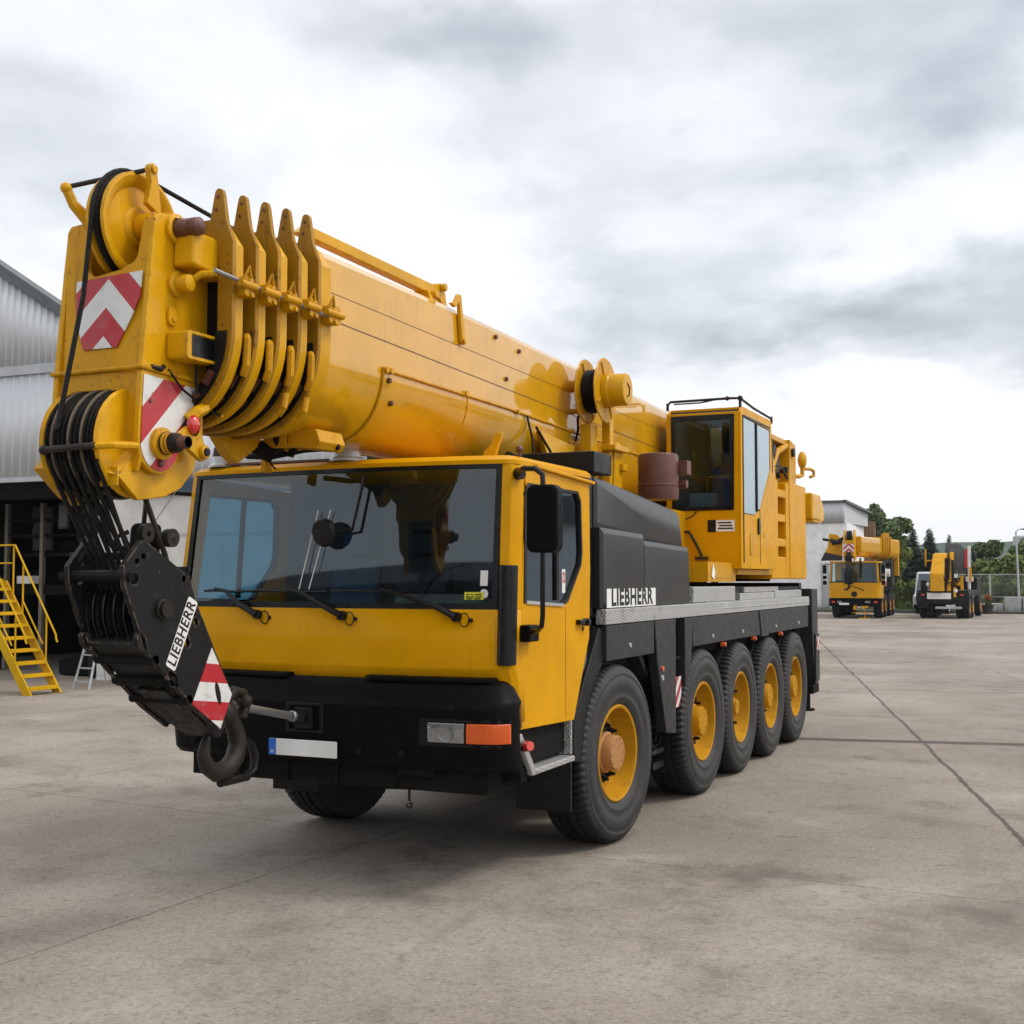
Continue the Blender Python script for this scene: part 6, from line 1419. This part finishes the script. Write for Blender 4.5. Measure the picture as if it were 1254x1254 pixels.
# grass strip and weeds along the kerb
rng = random.Random(5); vs = []; fs = []
for _ in range(5000):
    x = rng.uniform(-14, 12); y = rng.uniform(69.95, 71.9); h = rng.uniform(.10, .5)*(1 if rng.random() < .7 else .5); d = rng.uniform(-.1, .1); i = len(vs)
    vs += [(x-.02, y, -.05), (x+.02, y, -.05), (x+d, y+rng.uniform(-.1, .1), h)]; fs.append((i, i+1, i+2))
me = bpy.data.meshes.new('grass'); me.from_pydata(vs, [], fs); me.materials.append(M['leaf_mid']); o = bpy.data.objects.new('grass', me); COL.objects.link(o); tag(o, kind='stuff')
def lamp(x, y, h, label):
    l = empty('street_lamp', (x, y, 0)); tag(l, label, 'street lamp', 'street lamps at the yard edge')
    G().tube([(0.05, 0, 0), (0, 0, h*.6), (-.06, 0, h-.1), (-.05, 0, h)], [.07, .055, .045, .045], 10).build('pole', 'galv', l)
    G().tube([(-.05, 0, h-.02), (.08, 0, h+.10), (.35, 0, h+.14)], .03, 8).build('arm', 'galv', l); h_ = G(); h_.ball((.42, 0, h+.14), .16, 1.5, .8, .45); h_.build('lamp_head', 'galv', l)
lamp(1.15, 71.2, 4.85, 'grey street lamp with a curved arm rising behind the concrete block')
tw = empty('water_tower', (-5.2, 240, 0)); tag(tw, 'pale distant water tower at the right picture edge', 'water tower')
G().lathe([(0, 0), (1.2, 0), (.9, 6), (1.0, 7.2)], (0, 0, 0), (0, 0, 1), 20).build('shaft', 'cladgrey', tw); G().lathe([(1.0, 7.2), (1.7, 8.0), (1.75, 9.8), (0, 10.2)], (0, 0, 0), (0, 0, 1), 24).build('tank', 'cladgrey', tw)

# ------------------------------------------------------------------ buildings out of view, added for the glass to reflect
sd_ = empty('mirrored_shed', (-14, -31, 0)); tag(sd_, 'long dark grey shed added out of view for the windscreen to mirror', 'shed')
def qp(o): o.location = (14, 31, 0); return o
qp(G().box(-50, 14, -43, -31, 0, 6.4).build('wall', 'trim', sd_)); qp(G().prism([(-44, 6.4), (-30.6, 6.4), (-30.6, 6.7), (-37, 8.4), (-44, 6.8)], 'x', -50.3, 14.3).build('roof', 'black', sd_))
for k in range(6): qp(G().box(-46+9.5*k, -41+9.5*k, -31.0, -30.95, 0, 4.6).build('roller_door', 'cladgrey', sd_))
s2_ = empty('mirrored_office', (34, 40, 0)); tag(s2_, 'low grey building with a dark roof, added out of view for the door window to mirror', 'office')
def rp_(o): o.location = (-34, -40, 0); return o
rp_(G().box(16, 60, 36, 48, 0, 4.2).build('wall', 'clad', s2_)); rp_(G().prism([(35.4, 4.2), (48.5, 4.2), (42, 6.3), (35.4, 5.2)], 'x', 15.6, 60.5).build('roof', 'trim', s2_))
for k in range(8): rp_(G().box(18+5*k, 20.5+5*k, 35.94, 35.99, 1.0, 3.2).build('window', 'black', s2_))

# ------------------------------------------------------------------ sky, sun, camera
hm = bpy.data.materials.new('thin_haze'); hm.use_nodes = True
hn = hm.node_tree; hn.nodes.clear(); ho = hn.nodes.new('ShaderNodeOutputMaterial'); hv = hn.nodes.new('ShaderNodeVolumePrincipled')
hv.inputs['Color'].default_value = (.78, .88, 1, 1); hv.inputs['Density'].default_value = .0002; hv.inputs['Anisotropy'].default_value = .2
hn.links.new(hv.outputs[0], ho.inputs['Volume'])
M['haze'] = hm
tag(G().box(-2000, 2000, -2000, 2000, -2, 95).build('haze', 'haze'), kind='stuff')
SUN_EL, SUN_AZ = R(52), R(70)        # azimuth from +Y towards +X
w = bpy.data.worlds.new('World'); SC.world = w; w.use_nodes = True
nt = w.node_tree; nt.nodes.clear(); lk = nt.links
out = N(nt, 'ShaderNodeOutputWorld'); add = N(nt, 'ShaderNodeAddShader')
sky = N(nt, 'ShaderNodeTexSky'); sky.sky_type = 'NISHITA'; sky.sun_disc = False; sky.sun_elevation = SUN_EL; sky.sun_rotation = SUN_AZ; sky.dust_density = 4
b1 = N(nt, 'ShaderNodeBackground'); b1.inputs[1].default_value = .05; lk.new(sky.outputs[0], b1.inputs[0])
tc_ = nt.nodes.new('ShaderNodeTexCoord').outputs['Generated']
sp_ = N(nt, 'ShaderNodeSeparateXYZ'); lk.new(tc_, sp_.inputs[0])
deg = 180/PI
az = math_node(nt, 'MULTIPLY', math_node(nt, 'ARCTAN2', sp_.outputs[0], sp_.outputs[1]), deg)
el = math_node(nt, 'MULTIPLY', math_node(nt, 'ARCSINE', sp_.outputs[2]), deg)
zz = math_node(nt, 'ADD', math_node(nt, 'MAXIMUM', sp_.outputs[2], 0), .16)
cv = N(nt, 'ShaderNodeCombineXYZ'); lk.new(math_node(nt, 'DIVIDE', sp_.outputs[0], zz), cv.inputs[0]); lk.new(math_node(nt, 'DIVIDE', sp_.outputs[1], zz), cv.inputs[1])
cp = cv.outputs[0]                       # the flat layer of cloud overhead
n_w = noise(nt, tc_, 6, 7, .58); n_w2 = noise(nt, tc_, 7, 7, .58, vec=(1.1, 1.1, 2.0))
f1 = noise(nt, cp, .95, 10, .55); f2 = noise(nt, cp, 2.4, 8, .55)
azd = math_node(nt, 'ADD', az, math_node(nt, 'MULTIPLY', math_node(nt, 'SUBTRACT', n_w, .5), 18))
eld = math_node(nt, 'ADD', el, math_node(nt, 'MULTIPLY', math_node(nt, 'SUBTRACT', n_w2, .5), 8))
dark = None
for a0, e0, wa, we, s in ((-9.5, 13.8, 11, 3.6, .88), (-3, 11.3, 6, 1.9, .75), (-16, 12.6, 5, 1.6, .35), (-13, 22.8, 10, 3.2, .85), (-3, 23.5, 7, 4, .6), (-24, 23.5, 8, 2.4, .40), (-20, 16.5, 7, 2.4, .35), (-39, 22, 9, 4, .75), (-46, 17, 6, 3.2, .75), (-24, 18.5, 6, 1.6, .30), (-12, 8.4, 8, .8, .28), (-32, 24.5, 6, 2, .25), (60, 20, 30, 8, .4), (150, 25, 40, 9, .5), (-120, 22, 40, 10, .45), (90, 45, 40, 10, .25), (-165, 24, 40, 6, .45)):
    q = math_node(nt, 'ADD', math_node(nt, 'POWER', math_node(nt, 'ABSOLUTE', math_node(nt, 'DIVIDE', math_node(nt, 'SUBTRACT', azd, a0), wa)), 2.), math_node(nt, 'POWER', math_node(nt, 'ABSOLUTE', math_node(nt, 'DIVIDE', math_node(nt, 'SUBTRACT', eld, e0), we)), 2.))
    k = maprange(nt, q, 0, 4.2, s, 0)
    dark = k if dark is None else math_node(nt, 'ADD', dark, k)
tex = math_node(nt, 'ADD', maprange(nt, f1, .32, .68, .72, 1.1), maprange(nt, f2, .32, .68, -.10, .10))
dark = math_node(nt, 'ADD', math_node(nt, 'MULTIPLY', dark, tex), maprange(nt, f1, .42, .72, .04, .34))
dark = maprange(nt, dark, .20, 2.25, 0, 1)
cl = mix(nt, dark, (1.13, 1.13, 1.13), (.27, .285, .31))
b2 = N(nt, 'ShaderNodeBackground'); lk.new(cl, b2.inputs[0])
east = maprange(nt, math_node(nt, 'ADD', math_node(nt, 'MULTIPLY', sp_.outputs[0], .9), math_node(nt, 'MULTIPLY', sp_.outputs[1], .45)), -1, 1, .90, 1.08, False)
lk.new(math_node(nt, 'MULTIPLY', east, .92), b2.inputs[1])
lk.new(b1.outputs[0], add.inputs[0]); lk.new(b2.outputs[0], add.inputs[1]); lk.new(add.outputs[0], out.inputs[0])
sl = bpy.data.lights.new('sun', 'SUN'); sl.energy = 1.35; sl.angle = R(13); sl.color = (1, .96, .90)
so = bpy.data.objects.new('sun', sl); COL.objects.link(so)
dv = Vector((math.sin(SUN_AZ)*math.cos(SUN_EL), math.cos(SUN_AZ)*math.cos(SUN_EL), math.sin(SUN_EL)))
so.rotation_euler = dv.to_track_quat('Z', 'Y').to_euler(); so.location = (20, 10, 30)
cam = bpy.data.cameras.new('camera'); cam.sensor_width = 36; cam.lens = 44.2105; cam.clip_end = 6000; cam.clip_start = .1
co_ = bpy.data.objects.new('camera', cam); COL.objects.link(co_)
co_.location = (4.65000704, -9.09646743, 2.03); co_.rotation_euler = (R(90+3.04794), 0, R(24.3826))
SC.camera = co_
vs_ = SC.view_settings; vs_.view_transform = 'Standard'; vs_.look = 'None'; vs_.exposure = 0; vs_.gamma = 1
SC.cycles.max_bounces = 8; SC.cycles.transparent_max_bounces = 12; SC.cycles.use_denoising = True
SC.render.resolution_x = SC.render.resolution_y = 1024
